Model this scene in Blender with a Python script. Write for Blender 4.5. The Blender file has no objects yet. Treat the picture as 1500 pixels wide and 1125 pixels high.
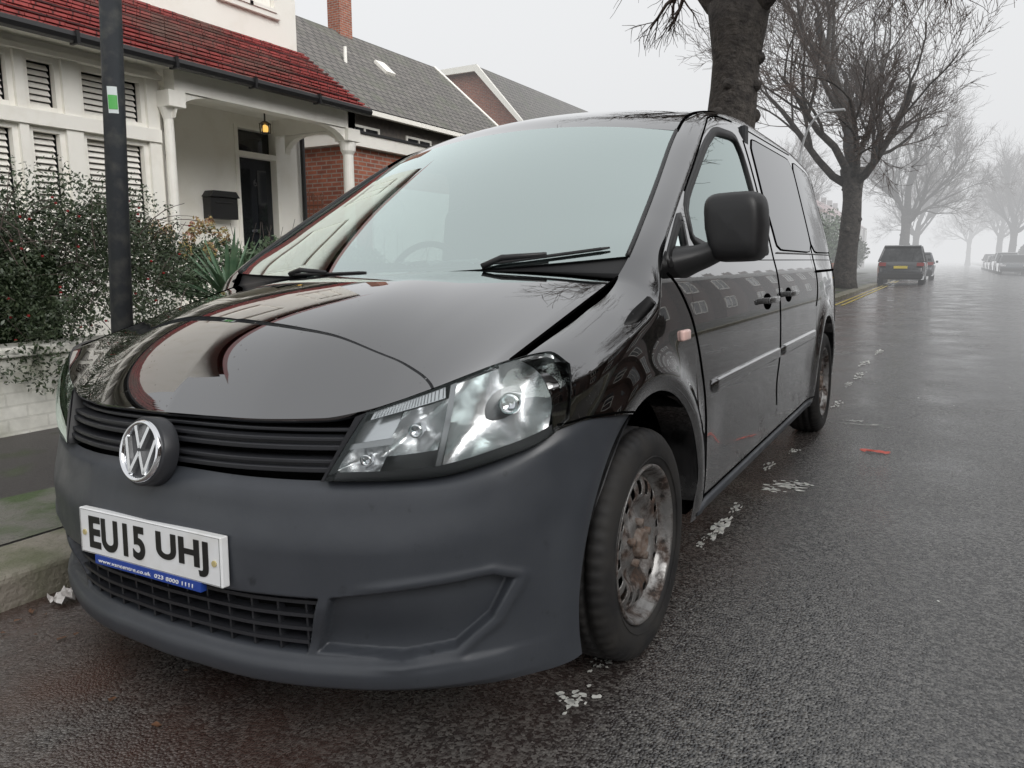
import bpy, math, random
import numpy as np
from mathutils import Vector, Matrix
random.seed(7); rng=np.random.default_rng(7)
sc=bpy.context.scene
V=Vector
# ---------------------------------------------------------------- helpers
def empty(name,loc=(0,0,0),rot=(0,0,0)):
    o=bpy.data.objects.new(name,None); sc.collection.objects.link(o)
    o.location=loc; o.rotation_euler=rot; return o
def pchip(xs,ys):
    xs=np.array(xs,float); ys=np.array(ys,float); h=np.diff(xs); d=np.diff(ys)/h
    m=np.zeros(len(xs)); m[0]=d[0]; m[-1]=d[-1]
    for i in range(1,len(xs)-1):
        m[i]=0 if d[i-1]*d[i]<=0 else 2*d[i-1]*d[i]/(d[i-1]+d[i])
    def f(x):
        x=np.clip(np.asarray(x,float),xs[0],xs[-1]); i=np.clip(np.searchsorted(xs,x)-1,0,len(xs)-2)
        t=(x-xs[i])/h[i]
        return (2*t**3-3*t**2+1)*ys[i]+(t**3-2*t**2+t)*h[i]*m[i]+(-2*t**3+3*t**2)*ys[i+1]+(t**3-t**2)*h[i]*m[i+1]
    return f
def sstep(a,b,x):
    t=np.clip((x-a)/(b-a),0,1); return t*t*(3-2*t)
class MB:
    def __init__(s): s.v=[]; s.f=[]; s.uv=[]
    def quad(s,*p):
        b=len(s.v); p=[V(q) for q in p]; s.v+=[tuple(q) for q in p]; s.f.append(tuple(range(b,b+len(p))))
        eu=(p[1]-p[0]).normalized(); n=(p[1]-p[0]).cross(p[-1]-p[0]); ev=n.cross(eu)
        if ev.length>0: ev.normalize()
        s.uv+=[((q-p[0]).dot(eu),(q-p[0]).dot(ev)) for q in p]
    def box(s,x0,x1,y0,y1,z0,z1,M=None):
        P=[(x,y,z) for x in(x0,x1) for y in(y0,y1) for z in(z0,z1)]
        F=[((0,1,3,2),(1,2)),((4,6,7,5),(1,2)),((0,4,5,1),(0,2)),((2,3,7,6),(0,2)),((0,2,6,4),(0,1)),((1,5,7,3),(0,1))]
        b=len(s.v)
        for q in P: s.v.append(tuple(M@V(q)) if M is not None else q)
        for f,(a,c) in F:
            s.f.append(tuple(b+i for i in f)); s.uv+=[(P[i][a],P[i][c]) for i in f]
    def prism(s,poly,x0,x1,M=None,axis=0):
        def P(a,h):
            q={0:(h,a[0],a[1]),1:(a[0],h,a[1]),2:(a[0],a[1],h)}[axis]
            return tuple(M@V(q)) if M is not None else q
        b=len(s.v); n=len(poly)
        s.v+=[P(a,x0) for a in poly]+[P(a,x1) for a in poly]
        s.f.append(tuple(range(b,b+n))); s.uv+=[tuple(a) for a in poly]
        s.f.append(tuple(range(b+2*n-1,b+n-1,-1))); s.uv+=[tuple(a) for a in reversed(poly)]
        for i in range(n):
            j=(i+1)%n; s.f.append((b+i,b+n+i,b+n+j,b+j)); L=math.dist(poly[i],poly[j]); s.uv+=[(0,0),(abs(x1-x0),0),(abs(x1-x0),L),(0,L)]
    def tube(s,path,rad,n=6,cap=True):
        path=[V(p) for p in path]
        if not hasattr(rad,'__len__'): rad=[rad]*len(path)
        b=len(s.v); up=None
        for i,p in enumerate(path):
            t=(path[min(i+1,len(path)-1)]-path[max(i-1,0)])
            if t.length<1e-9: t=V((0,0,1))
            t.normalize()
            if up is None:
                up=t.orthogonal().normalized()
            else:
                up=(up-t*up.dot(t)); 
                if up.length<1e-6: up=t.orthogonal()
                up.normalize()
            w=t.cross(up)
            for k in range(n):
                a=2*math.pi*k/n; s.v.append(tuple(p+(up*math.cos(a)+w*math.sin(a))*rad[i]))
        for i in range(len(path)-1):
            for k in range(n):
                k2=(k+1)%n; s.f.append((b+i*n+k,b+i*n+k2,b+(i+1)*n+k2,b+(i+1)*n+k)); s.uv+=[(0,0),(1,0),(1,1),(0,1)]
        if cap:
            s.f.append(tuple(range(b+n-1,b-1,-1))); s.uv+=[(0,0)]*n
            e=b+(len(path)-1)*n; s.f.append(tuple(range(e,e+n))); s.uv+=[(0,0)]*n
    def grid(s,P,keep=None,closeu=False):
        P=np.asarray(P); nu,nv=P.shape[:2]; b=len(s.v); s.v+=[tuple(q) for q in P.reshape(-1,3)]
        for i in range(nu if closeu else nu-1):
            i2=(i+1)%nu
            for j in range(nv-1):
                if keep is not None and not keep[i,j]: continue
                s.f.append((b+i*nv+j,b+i2*nv+j,b+i2*nv+j+1,b+i*nv+j+1)); s.uv+=[(i/nu,j/nv)]*4
    def lathe(s,prof,n,M=None,mod=None):
        P=np.zeros((n,len(prof),3))
        for i in range(n):
            a=2*math.pi*i/n
            for j,(x,r) in enumerate(prof):
                rr=r+(mod(i,j) if mod else 0)
                q=(x,rr*math.cos(a),rr*math.sin(a)); P[i,j]=tuple(M@V(q)) if M is not None else q
        s.grid(P,closeu=True)
    def build(s,name,mat,parent=None,smooth=False):
        me=bpy.data.meshes.new(name); me.from_pydata(s.v,[],s.f)
        uvl=me.uv_layers.new(name='UV'); flat=np.array(s.uv,dtype=np.float32).reshape(-1)
        if len(flat)==len(me.loops)*2: uvl.data.foreach_set('uv',flat)
        me.materials.append(mat)
        if smooth: me.polygons.foreach_set('use_smooth',[True]*len(me.polygons))
        me.update(); o=bpy.data.objects.new(name,me); sc.collection.objects.link(o)
        if parent: o.parent=parent
        return o
def bevel(o,w,seg=2,sub=0):
    m=o.modifiers.new('b','BEVEL'); m.width=w; m.segments=seg; m.limit_method='ANGLE'; m.angle_limit=math.radians(40)
    if sub:
        s=o.modifiers.new('s','SUBSURF'); s.levels=sub; s.render_levels=sub
    return o
# ---------------------------------------------------------------- materials
def newmat(name):
    m=bpy.data.materials.new(name); m.use_nodes=True; nt=m.node_tree; b=nt.nodes['Principled BSDF']; return m,nt,b
def N(nt,t,**k):
    n=nt.nodes.new(t)
    for a,b in k.items(): setattr(n,a,b)
    return n
def c4(c): return (c[0],c[1],c[2],1)
def mixc(nt,fac,a,b):
    n=nt.nodes.new('ShaderNodeMix'); n.data_type='RGBA'
    if hasattr(fac,'is_output'): nt.links.new(fac,n.inputs[0])
    else: n.inputs[0].default_value=fac
    for s,i in((a,6),(b,7)):
        if hasattr(s,'is_output'): nt.links.new(s,n.inputs[i])
        else: n.inputs[i].default_value=c4(s)
    return n.outputs[2]
def ramp(nt,src,a,b,c=0,d=1):
    r=nt.nodes.new('ShaderNodeMapRange'); r.clamp=True; nt.links.new(src,r.inputs[0]); r.inputs[1].default_value=a; r.inputs[2].default_value=b; r.inputs[3].default_value=c; r.inputs[4].default_value=d
    return r.outputs[0]
def noise(nt,scale,detail=4,co='Object',rough=.55):
    tc=nt.nodes.new('ShaderNodeTexCoord'); n=nt.nodes.new('ShaderNodeTexNoise'); n.inputs['Scale'].default_value=scale; n.inputs['Detail'].default_value=detail; n.inputs['Roughness'].default_value=rough
    nt.links.new(tc.outputs[co],n.inputs['Vector']); return n.outputs['Fac']
def addbump(nt,b,src,strength,dist=.01,prev=None):
    n=nt.nodes.new('ShaderNodeBump'); n.inputs['Strength'].default_value=strength; n.inputs['Distance'].default_value=dist
    nt.links.new(src,n.inputs['Height'])
    if prev is not None: nt.links.new(prev,n.inputs['Normal'])
    nt.links.new(n.outputs[0],b.inputs['Normal']); return n.outputs[0]
def mat(name,c1,c2=None,scale=5,rough=.6,metal=0,bump=0,bscale=60,bdist=.005,coat=0,spec=.5,lo=.35,hi=.65,rough2=None,emit=None):
    m,nt,b=newmat(name); b.inputs['Roughness'].default_value=rough; b.inputs['Metallic'].default_value=metal
    b.inputs['Specular IOR Level'].default_value=spec; b.inputs['Base Color'].default_value=c4(c1)
    if coat: b.inputs['Coat Weight'].default_value=coat; b.inputs['Coat Roughness'].default_value=.02
    if c2 is not None:
        f=ramp(nt,noise(nt,scale,6),lo,hi); nt.links.new(mixc(nt,f,c1,c2),b.inputs['Base Color'])
        if rough2 is not None: nt.links.new(ramp(nt,f,0,1,rough,rough2),b.inputs['Roughness'])
    if bump: addbump(nt,b,noise(nt,bscale,4),bump,bdist)
    if emit: b.inputs['Emission Color'].default_value=c4(emit[0]); b.inputs['Emission Strength'].default_value=emit[1]
    return m
def brickmat(name,ca,cb,mort,bw=.215,bh=.07,ms=.01,rough=.8,patch=None,bump=.6,offset=.5):
    m,nt,b=newmat(name); tc=N(nt,'ShaderNodeTexCoord'); br=N(nt,'ShaderNodeTexBrick'); nt.links.new(tc.outputs['UV'],br.inputs['Vector'])
    br.offset=offset
    br.inputs['Color1'].default_value=c4(ca); br.inputs['Color2'].default_value=c4(cb); br.inputs['Mortar'].default_value=c4(mort)
    br.inputs['Scale'].default_value=1; br.inputs['Mortar Size'].default_value=ms; br.inputs['Brick Width'].default_value=bw; br.inputs['Row Height'].default_value=bh
    col=br.outputs['Color']
    if patch: col=mixc(nt,ramp(nt,noise(nt,patch[1],6),patch[2],patch[3]),col,patch[0])
    f=ramp(nt,noise(nt,9,5),.2,.7); mm=N(nt,'ShaderNodeMix',data_type='RGBA',blend_type='MULTIPLY'); mm.inputs[0].default_value=.4
    nt.links.new(col,mm.inputs[6]); nt.links.new(f,mm.inputs[7]); nt.links.new(mm.outputs[2],b.inputs['Base Color'])
    b.inputs['Roughness'].default_value=rough
    iv=N(nt,'ShaderNodeMath',operation='SUBTRACT'); iv.inputs[0].default_value=1; nt.links.new(br.outputs['Fac'],iv.inputs[1])
    addbump(nt,b,iv.outputs[0],bump,.012); return m
def glassmat(name,tint,add=.05,ior=1.5):
    m=bpy.data.materials.new(name); m.use_nodes=True; nt=m.node_tree; nt.nodes.remove(nt.nodes['Principled BSDF']); out=nt.nodes['Material Output']
    tr=N(nt,'ShaderNodeBsdfTransparent'); tr.inputs[0].default_value=c4(tint); gl=N(nt,'ShaderNodeBsdfGlossy'); gl.inputs['Roughness'].default_value=.01; gl.inputs['Color'].default_value=(.88,1,.98,1)
    fr=N(nt,'ShaderNodeFresnel'); fr.inputs[0].default_value=ior; ad=N(nt,'ShaderNodeMath',operation='ADD',use_clamp=True); nt.links.new(fr.outputs[0],ad.inputs[0]); ad.inputs[1].default_value=add
    mx=N(nt,'ShaderNodeMixShader'); nt.links.new(ad.outputs[0],mx.inputs[0]); nt.links.new(tr.outputs[0],mx.inputs[1]); nt.links.new(gl.outputs[0],mx.inputs[2]); nt.links.new(mx.outputs[0],out.inputs[0]); return m

# deep gloss black metallic paint: mirror-like flake layer under clear coat, dust near the sills
paint,nt,b=newmat('black_paint'); b.inputs['Coat Weight'].default_value=1; b.inputs['Coat Roughness'].default_value=.004; b.inputs['Coat IOR'].default_value=1.5
tc=N(nt,'ShaderNodeTexCoord'); vo=N(nt,'ShaderNodeTexVoronoi'); vo.inputs['Scale'].default_value=48; nt.links.new(tc.outputs['Object'],vo.inputs['Vector'])
drop=addbump(nt,b,ramp(nt,vo.outputs['Distance'],.05,.12,1,0),.08,.0010); nt.links.new(drop,b.inputs['Coat Normal'])
sx=N(nt,'ShaderNodeSeparateXYZ'); nt.links.new(tc.outputs['Object'],sx.inputs[0])
mu=N(nt,'ShaderNodeMath',operation='MULTIPLY'); nt.links.new(ramp(nt,sx.outputs[2],.70,.2),mu.inputs[0]); nt.links.new(ramp(nt,noise(nt,14,8),.3,.75),mu.inputs[1])
nt.links.new(mixc(nt,mu.outputs[0],(.175,.175,.18),(.034,.030,.027)),b.inputs['Base Color'])
nt.links.new(ramp(nt,mu.outputs[0],0,1,1,0),b.inputs['Metallic'])
nt.links.new(ramp(nt,mu.outputs[0],0,1,.02,.5),b.inputs['Roughness'])
nt.links.new(ramp(nt,mu.outputs[0],0,1,1,.4),b.inputs['Coat Weight'])

plastic,nt,b=newmat('grey_plastic')
f=ramp(nt,noise(nt,5,8,rough=.7),.25,.75); c=mixc(nt,f,(.034,.038,.046),(.048,.053,.062)); sp=ramp(nt,noise(nt,24,4),.66,.76)
nt.links.new(mixc(nt,sp,c,(.024,.027,.032)),b.inputs['Base Color']); nt.links.new(ramp(nt,noise(nt,9,6),.35,.7,.34,.50),b.inputs['Roughness']); addbump(nt,b,noise(nt,420,3),.15,.001)
blackpl=mat('black_plastic',(.014,.014,.015),rough=.45)
slatpl=mat('grille_plastic',(.022,.023,.027),rough=.42)
dark=mat('dark_void',(.004,.004,.004),rough=.9,spec=.1)
rubber=mat('tyre_rubber',(.009,.009,.010),(.024,.022,.020),scale=9,rough=.6,rough2=.8)
seam=mat('seam',(.002,.002,.002),rough=.9,spec=0)
chrome=mat('chrome',(.75,.76,.78),rough=.08,metal=1)
badgem=mat('badge_chrome',(.78,.79,.80),rough=.22,metal=.9)
reflm,nt,b=newmat('lamp_reflector'); b.inputs['Base Color'].default_value=(.66,.67,.68,1); b.inputs['Metallic'].default_value=.75; b.inputs['Roughness'].default_value=.26
tc=N(nt,'ShaderNodeTexCoord'); vo=N(nt,'ShaderNodeTexVoronoi'); vo.inputs['Scale'].default_value=26; vo.distance='CHEBYCHEV'; nt.links.new(tc.outputs['Object'],vo.inputs['Vector']); addbump(nt,b,vo.outputs['Distance'],.16,.012)
rusty,nt,b=newmat('rusty_steel')
f=ramp(nt,noise(nt,15,7,rough=.65),.44,.58); f2=ramp(nt,noise(nt,60,4),.4,.7)
nt.links.new(mixc(nt,f,(.27,.265,.26),mixc(nt,f2,(.075,.045,.032),(.02,.018,.017))),b.inputs['Base Color']); nt.links.new(ramp(nt,f,0,1,.8,.1),b.inputs['Metallic']); nt.links.new(ramp(nt,f,0,1,.40,.8),b.inputs['Roughness']); addbump(nt,b,noise(nt,120,4),.35,.003)
hubm=mat('hub_rust',(.11,.07,.05),(.19,.16,.14),scale=60,rough=.8,bump=.6,bscale=150)
wglass=glassmat('windscreen_glass',(.60,.72,.70),add=.42,ior=1.8)
sglass=glassmat('side_glass',(.50,.58,.57),add=.20,ior=1.7)
lens=glassmat('lamp_lens',(.97,.98,.98),add=.0,ior=1.4)
dglass=mat('dark_glass',(.13,.135,.14),rough=.02,metal=1)
plateW=mat('plate_white',(.80,.81,.82),(.68,.67,.64),scale=9,rough=.3,lo=.5,hi=.8)
plateK=mat('plate_black',(.01,.01,.01),rough=.4)
blue=mat('plate_blue',(.02,.06,.32),rough=.35)
amber=mat('indicator',(.8,.55,.5),rough=.15)
seatm=mat('seat_cloth',(.06,.065,.07),rough=.9)
dashm=mat('dash_plastic',(.045,.047,.05),rough=.6)
white=mat('white_render',(.88,.86,.80),(.78,.75,.67),scale=2.5,rough=.75,bump=.25,bscale=60,lo=.5,hi=.85)
whitew=mat('white_paintwork',(.88,.86,.80),(.80,.77,.70),scale=6,rough=.45,lo=.5,hi=.8)
slatm=mat('shutter_slats',(.80,.78,.73),rough=.5)
glassd=mat('window_glass',(.012,.014,.016),rough=.04,spec=.8)
doorm=mat('door_paint',(.012,.014,.018),rough=.25)
gutter=mat('gutter',(.014,.014,.015),rough=.4)
iron=mat('wrought_iron',(.20,.09,.06),rough=.7)
postm=mat('post_paint',(.055,.060,.068),(.12,.12,.115),scale=18,rough=.5,lo=.48,hi=.75,bump=.3,bscale=60)
redtile=brickmat('red_roof_tiles',(.42,.085,.08),(.31,.065,.06),(.08,.03,.03),bw=.17,bh=.11,ms=.008,rough=.42,patch=((.19,.12,.10),.8,.47,.66),bump=1)
greytile=brickmat('grey_roof_tiles',(.17,.16,.15),(.22,.205,.19),(.06,.06,.06),bw=.3,bh=.25,ms=.02,patch=((.16,.17,.13),1.2,.5,.8),bump=1)
brick=brickmat('red_brick',(.42,.14,.08),(.30,.095,.06),(.36,.30,.26))
brick2=brickmat('brown_brick',(.16,.085,.065),(.11,.06,.05),(.14,.13,.12))
wallpaint=brickmat('painted_brick',(.80,.79,.73),(.76,.75,.68),(.68,.67,.61),bw=.22,bh=.075,ms=.006,patch=((.30,.31,.22),3,.52,.76),bump=.35)
bark=mat('bark',(.030,.026,.024),(.075,.066,.058),scale=7,rough=.9,bump=1,bscale=14,bdist=.06)
twigm=mat('bark_twigs',(.10,.078,.068),rough=.9)
kerbm=mat('kerb_stone',(.24,.215,.18),(.12,.125,.075),scale=5,rough=.5,rough2=.8,bump=.8,bscale=45,bdist=.012,lo=.38,hi=.66)
pavem=mat('pavement_tarmac',(.045,.040,.040),(.06,.08,.035),scale=1.6,rough=.42,rough2=.8,bump=.7,bscale=110,bdist=.008,lo=.5,hi=.62)
pavec=mat('pavement_concrete',(.145,.14,.12),(.06,.09,.033),scale=3.6,rough=.55,bump=.9,bscale=55,bdist=.015,lo=.40,hi=.56)
soil=mat('soil',(.03,.022,.015),(.03,.04,.015),scale=3,rough=.95,bump=.8,bscale=20,bdist=.03)
grassm=mat('ground_grass',(.05,.065,.03),(.03,.04,.02),scale=.5,rough=.95)
whiteline=mat('road_paint',(.72,.72,.68),(.45,.45,.43),scale=60,rough=.5,lo=.45,hi=.65)
yellowm=mat('yellow_paint',(.50,.38,.06),(.15,.13,.08),scale=12,rough=.6,lo=.45,hi=.65)
leafm,nt,b=newmat('leaves'); f=ramp(nt,noise(nt,14,3),.3,.7); f2=ramp(nt,noise(nt,90,2),.55,.75)
nt.links.new(mixc(nt,f2,mixc(nt,f,(.020,.034,.017),(.060,.086,.042)),(.14,.15,.09)),b.inputs['Base Color']); b.inputs['Roughness'].default_value=.42
leafb=mat('leaves_pale',(.14,.19,.12),(.05,.09,.04),scale=10,rough=.5)
yuccam=mat('yucca_blade',(.07,.14,.08),(.14,.22,.13),scale=8,rough=.4)
berry=mat('berries',(.22,.012,.012),rough=.3)
flower=mat('flower_heads',(.38,.36,.12),(.35,.15,.12),scale=20,rough=.6)
litterm=mat('leaf_litter',(.16,.07,.03),(.07,.035,.02),scale=30,rough=.6)
paper=mat('litter_paper',(.78,.77,.75),(.55,.52,.50),scale=20,rough=.7)
redlit=mat('litter_red',(.6,.13,.10),rough=.4)
# wet asphalt
asph,nt,b=newmat('wet_asphalt'); tc=N(nt,'ShaderNodeTexCoord')
vo=N(nt,'ShaderNodeTexVoronoi'); vo.inputs['Scale'].default_value=135; nt.links.new(tc.outputs['Object'],vo.inputs['Vector'])
stone=N(nt,'ShaderNodeSeparateColor'); nt.links.new(vo.outputs['Color'],stone.inputs[0])
base=mixc(nt,ramp(nt,stone.outputs[0],.25,1.0),(.020,.020,.021),(.19,.185,.175))
big=ramp(nt,noise(nt,.7,5),.35,.7,0,.45)
base=mixc(nt,big,base,(.055,.053,.051))
sx=N(nt,'ShaderNodeSeparateXYZ'); nt.links.new(tc.outputs['Object'],sx.inputs[0])
mu=N(nt,'ShaderNodeMath',operation='MULTIPLY'); nt.links.new(ramp(nt,sx.outputs[0],-.4,-1.4,0,.9),mu.inputs[0]); nt.links.new(ramp(nt,noise(nt,2.2,6),.3,.6),mu.inputs[1])
base=mixc(nt,mu.outputs[0],base,(.065,.032,.024)); nt.links.new(base,b.inputs['Base Color'])
nt.links.new(ramp(nt,noise(nt,1.3,6),.35,.65,.06,.28),b.inputs['Roughness'])
b.inputs['Specular IOR Level'].default_value=1.0
inv=N(nt,'ShaderNodeMath',operation='MULTIPLY'); inv.inputs[1].default_value=-1; nt.links.new(vo.outputs['Distance'],inv.inputs[0])
p=addbump(nt,b,inv.outputs[0],.60,.005); addbump(nt,b,noise(nt,60,4),.25,.005,prev=p)

# ---------------------------------------------------------------- camera, world, light
cam=bpy.data.cameras.new('camera'); co=bpy.data.objects.new('camera',cam); sc.collection.objects.link(co); sc.camera=co
cam.sensor_width=36; cam.lens=26.4; cam.clip_start=.05; cam.clip_end=2000
co.location=(0,0,1.05); co.rotation_euler=(math.radians(90-9.4),0,math.radians(29.8))
w=bpy.data.worlds.new('World'); sc.world=w; w.use_nodes=True; nt=w.node_tree; nt.nodes.clear()
out=N(nt,'ShaderNodeOutputWorld'); sky=N(nt,'ShaderNodeTexSky'); sky.sky_type='NISHITA'; sky.sun_disc=False; sky.sun_elevation=math.radians(33); sky.sun_rotation=math.radians(112); sky.dust_density=4
hs=N(nt,'ShaderNodeHueSaturation'); hs.inputs['Saturation'].default_value=.12; nt.links.new(sky.outputs[0],hs.inputs['Color'])
b1=N(nt,'ShaderNodeBackground'); b1.inputs[1].default_value=.07; nt.links.new(hs.outputs[0],b1.inputs[0])
b2=N(nt,'ShaderNodeBackground'); b2.inputs[0].default_value=(.98,.99,1,1); b2.inputs[1].default_value=.73
ad=N(nt,'ShaderNodeAddShader'); nt.links.new(b1.outputs[0],ad.inputs[0]); nt.links.new(b2.outputs[0],ad.inputs[1]); nt.links.new(ad.outputs[0],out.inputs[0])
sl=bpy.data.lights.new('sun','SUN'); sl.energy=1.5; sl.angle=math.radians(40); sl.color=(1,.98,.95); so=bpy.data.objects.new('sun',sl); sc.collection.objects.link(so)
d=V((.9,-.36,.66)); so.rotation_euler=d.to_track_quat('Z','Y').to_euler()
sc.view_settings.view_transform='Standard'; sc.view_settings.look='None'; sc.view_settings.exposure=0
fm=bpy.data.materials.new('fog_air'); fm.use_nodes=True; nt=fm.node_tree; nt.nodes.clear(); out=N(nt,'ShaderNodeOutputMaterial')
FD=.0095
va=N(nt,'ShaderNodeVolumeAbsorption'); va.inputs['Color'].default_value=(0,0,0,1); va.inputs['Density'].default_value=FD
em=N(nt,'ShaderNodeEmission'); em.inputs[0].default_value=(.975,.985,1,1); em.inputs[1].default_value=FD*.81
ad=N(nt,'ShaderNodeAddShader'); nt.links.new(va.outputs[0],ad.inputs[0]); nt.links.new(em.outputs[0],ad.inputs[1]); nt.links.new(ad.outputs[0],out.inputs['Volume'])
mb=MB(); mb.box(-260,260,24,680,-2,45); mb.build('fog',fm)

# ---------------------------------------------------------------- ground
mb=MB(); mb.quad((-700,-700,-.2),(700,-700,-.2),(700,900,-.2),(-700,900,-.2)); mb.build('ground',grassm)
xs=np.concatenate([np.linspace(-2.56,-.64,8),np.linspace(-.4,5.2,15)])
def roadz(x): 
    return np.where(x<-.64,(x+.64)*.0384, .025*np.sin(np.clip((x+.64)/3.9,0,1)*math.pi)-np.clip(x-3.26,0,9)*.035)
ys=np.array([-30,-5,0,2,5,10,20,40,80,160,400])
P=np.zeros((len(xs),len(ys),3)); P[...,0]=xs[:,None]; P[...,1]=ys[None,:]; P[...,2]=roadz(xs)[:,None]
mb=MB(); mb.grid(P); mb.build('road',asph,smooth=True)
kb=empty('kerb'); mb=MB(); y=-8.3; i=0
while y<70:
    L=.915; dz=random.uniform(-.006,.006); mb.box(-2.86+random.uniform(-.004,.004),-2.56+random.uniform(-.008,.008),y,y+L-.012,-.2,.04+dz); y+=L
o=mb.build('kerb_stones',kerbm,kb); bevel(o,.022,3)
mb=MB(); mb.box(-2.86,-2.56,70,400,-.2,.04); mb.build('kerb_far',kerbm,kb)
mb=MB(); mb.box(5.2,5.5,-30,400,-.3,.04); mb.build('kerb',kerbm)
mb=MB(); mb.quad((5.5,-30,.036),(9,-30,.05),(9,400,.05),(5.5,400,.036)); mb.build('pavement',pavem)
mb=MB(); mb.quad((-4.8,-30,.06),(-2.86,-30,.034),(-2.86,400,.034),(-4.8,400,.06)); mb.build('pavement',pavem)
mb=MB(); mb.quad((-3.62,-8,.052),(-2.87,-8,.039),(-2.87,2.1,.039),(-3.15,2.3,.044),(-3.36,1.95,.049),(-3.42,1.5,.049),(-3.58,1.3,.051),(-3.5,.8,.051)); mb.build('pavement_patch',pavec)
mb=MB(); mb.quad((-14,-30,.34),(-4.75,-30,.12),(-4.75,60,.12),(-14,60,.34)); mb.build('garden_ground',soil)
mb=MB()
mb.quad((-2.38,20,-.058),(-2.30,20,-.055),(-2.30,120,-.055),(-2.38,120,-.058)); mb.quad((-2.20,20,-.052),(-2.12,20,-.049),(-2.12,120,-.049),(-2.20,120,-.052)); mb.build('yellow_lines',yellowm)
mb=MB()
def fleck(x,y,sx,sy,n=9,seed=0):
    r=random.Random(seed); b=[]
    for k in range(n):
        a=2*math.pi*k/n; q=r.uniform(.35,1.1); xx=x+sx*math.cos(a)*q; yy=y+sy*math.sin(a)*q; b.append((xx,yy,float(roadz(np.array(xx)))+.004))
    mb.quad(*b)
k=0
for (x,y,sx,sy) in [(-.70,1.52,.035,.05),(-.70,1.72,.03,.04),(-.70,2.92,.035,.16),(-.72,2.68,.02,.05),(-.70,3.15,.02,.08),(-.57,3.58,.08,.06),(-.62,3.5,.05,.04),(-.52,3.64,.05,.04),(-.38,5.2,.12,.02),(-.45,5.3,.06,.03),(-.62,5.9,.03,.10),(-.65,6.9,.03,.12),(-.62,7.5,.04,.2),(-.66,8.4,.04,.2),(-.6,9.6,.04,.25),(-.72,3.9,.02,.1),(-.66,4.3,.02,.06)]:
    for q in range(22):
        fleck(x+random.gauss(0,.5)*sx,y+random.gauss(0,.6)*sy,sx*random.uniform(.08,.5),sy*random.uniform(.08,.30),9,k); k+=1
for q in range(60):
    fleck(random.uniform(-.5,3.5),random.uniform(2.5,16),.006,.010,7,k); k+=1
mb.build('road_markings',whiteline)
mb=MB(); r=random.Random(3)
for i in range(520):
    x=-2.5+abs(r.gauss(0,.13)); y=r.uniform(-.5,9); 
    if r.random()<.30: x=r.uniform(-3.6,-1.4)
    z=float(roadz(np.array(x)))+.006 if x>-2.56 else .058
    s=r.uniform(.005,.013); a=r.uniform(0,6.3); M=Matrix.Translation((x,y,z))@Matrix.Rotation(a,4,'Z')@Matrix.Rotation(r.uniform(-.3,.3),4,'X')
    mb.quad(*[M@V(q) for q in((-s,-s*.6,0),(s,-s*.5,.002),(s*1.1,s*.6,0),(-s*.8,s*.5,.003))])
mb.build('leaf_litter',litterm)
def crumple(name,loc,s,m,seed,flat=.5):
    r=random.Random(seed); mb=MB(); n=9; P=np.zeros((n,n,3))
    for i in range(n):
        for j in range(n):
            P[i,j]=(loc[0]+s[0]*(i/(n-1)-.5+r.uniform(-.08,.08)),loc[1]+s[1]*(j/(n-1)-.5+r.uniform(-.08,.08)),loc[2]+r.uniform(0,flat*s[2]))
    mb.grid(P); return mb.build(name,m)
crumple('paper_litter',(-2.44,1.30,-.06),(.07,.10,.04),paper,1,1)
crumple('plastic_litter',(-.26,4.45,.012),(.14,.045,.01),redlit,2,1)

# ---------------------------------------------------------------- the van
AL=math.radians(2.2)
van=empty('panel_van',(-1.528,0,-.0338),(0,-AL,math.radians(-.5)))
Wz=pchip([.18,.30,.45,.62,.75,.88,.98,1.06,1.2,1.35,1.5,1.6,1.7],[.862,.888,.900,.905,.903,.897,.884,.864,.832,.795,.757,.73,.70])
Tp=pchip([1.25,1.30,1.345,1.42,1.52,1.6,4.6,5.2,5.6,5.72],[-.16,-.10,-.06,-.018,-.002,0,0,-.015,-.045,-.08])
ZT=pchip([1.30,1.45,1.7,1.93,1.98,2.2,2.45,2.76,2.9,3.1,3.4,3.8,4.6,5.2,5.6,5.72],[.828,.868,.932,1.005,1.06,1.20,1.345,1.52,1.585,1.64,1.685,1.705,1.70,1.675,1.635,1.58])
XT=pchip([1.30,1.36,1.45,1.6,1.93,1.98,2.2,2.76,3.0,3.4,5.2,5.72],[.74,.765,.775,.775,.775,.79,.765,.675,.65,.64,.63,.58])
RR=pchip([1.30,1.5,1.93,2.0,2.2,2.76,3.1,3.6,5.72],[.085,.10,.10,.07,.045,.05,.07,.085,.08])
ZC=pchip([2.67,2.84,3.1,3.4,3.8,4.6,5.2,5.6,5.72],[1.58,1.65,1.71,1.75,1.77,1.765,1.735,1.69,1.64])
FA,RA,AR,WC=1.83,4.93,.415,.30
def side_w(y,z):
    w=Wz(z)+Tp(y)
    for c in(FA,RA):
        rr=np.hypot(y-c,z-WC); w=w+.020*np.exp(-((rr-.45)/.055)**2)*sstep(.15,.3,z)
    w=w-.010*sstep(2.35,2.6,y)*sstep(4.5,4.2,y)*np.exp(-((z-.50)/.10)**2)
    return w
def XS(y,z):
    y=np.asarray(y,float); z=np.asarray(z,float); r=RR(y); zs=ZT(y)-r; ww=side_w(y,np.minimum(z,zs)); xt=XT(y)
    q=np.clip((z-zs)/r,0,1); return np.where(z<=zs,ww,xt+(ww-xt)*np.sqrt(1-q*q))
YB=1.68
btop=pchip([1.36,1.45,1.6,YB],[.70,.710,.698,.684])
def zlow(y):
    if y<YB: return float(btop(y))
    for c in(FA,RA):
        if abs(y-c)<AR*.985: return WC+math.sqrt(AR*AR-(y-c)**2)
    return .235
ysamp=list(np.linspace(1.37,YB-.005,16))
a0=math.acos((YB-FA)/AR)
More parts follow.
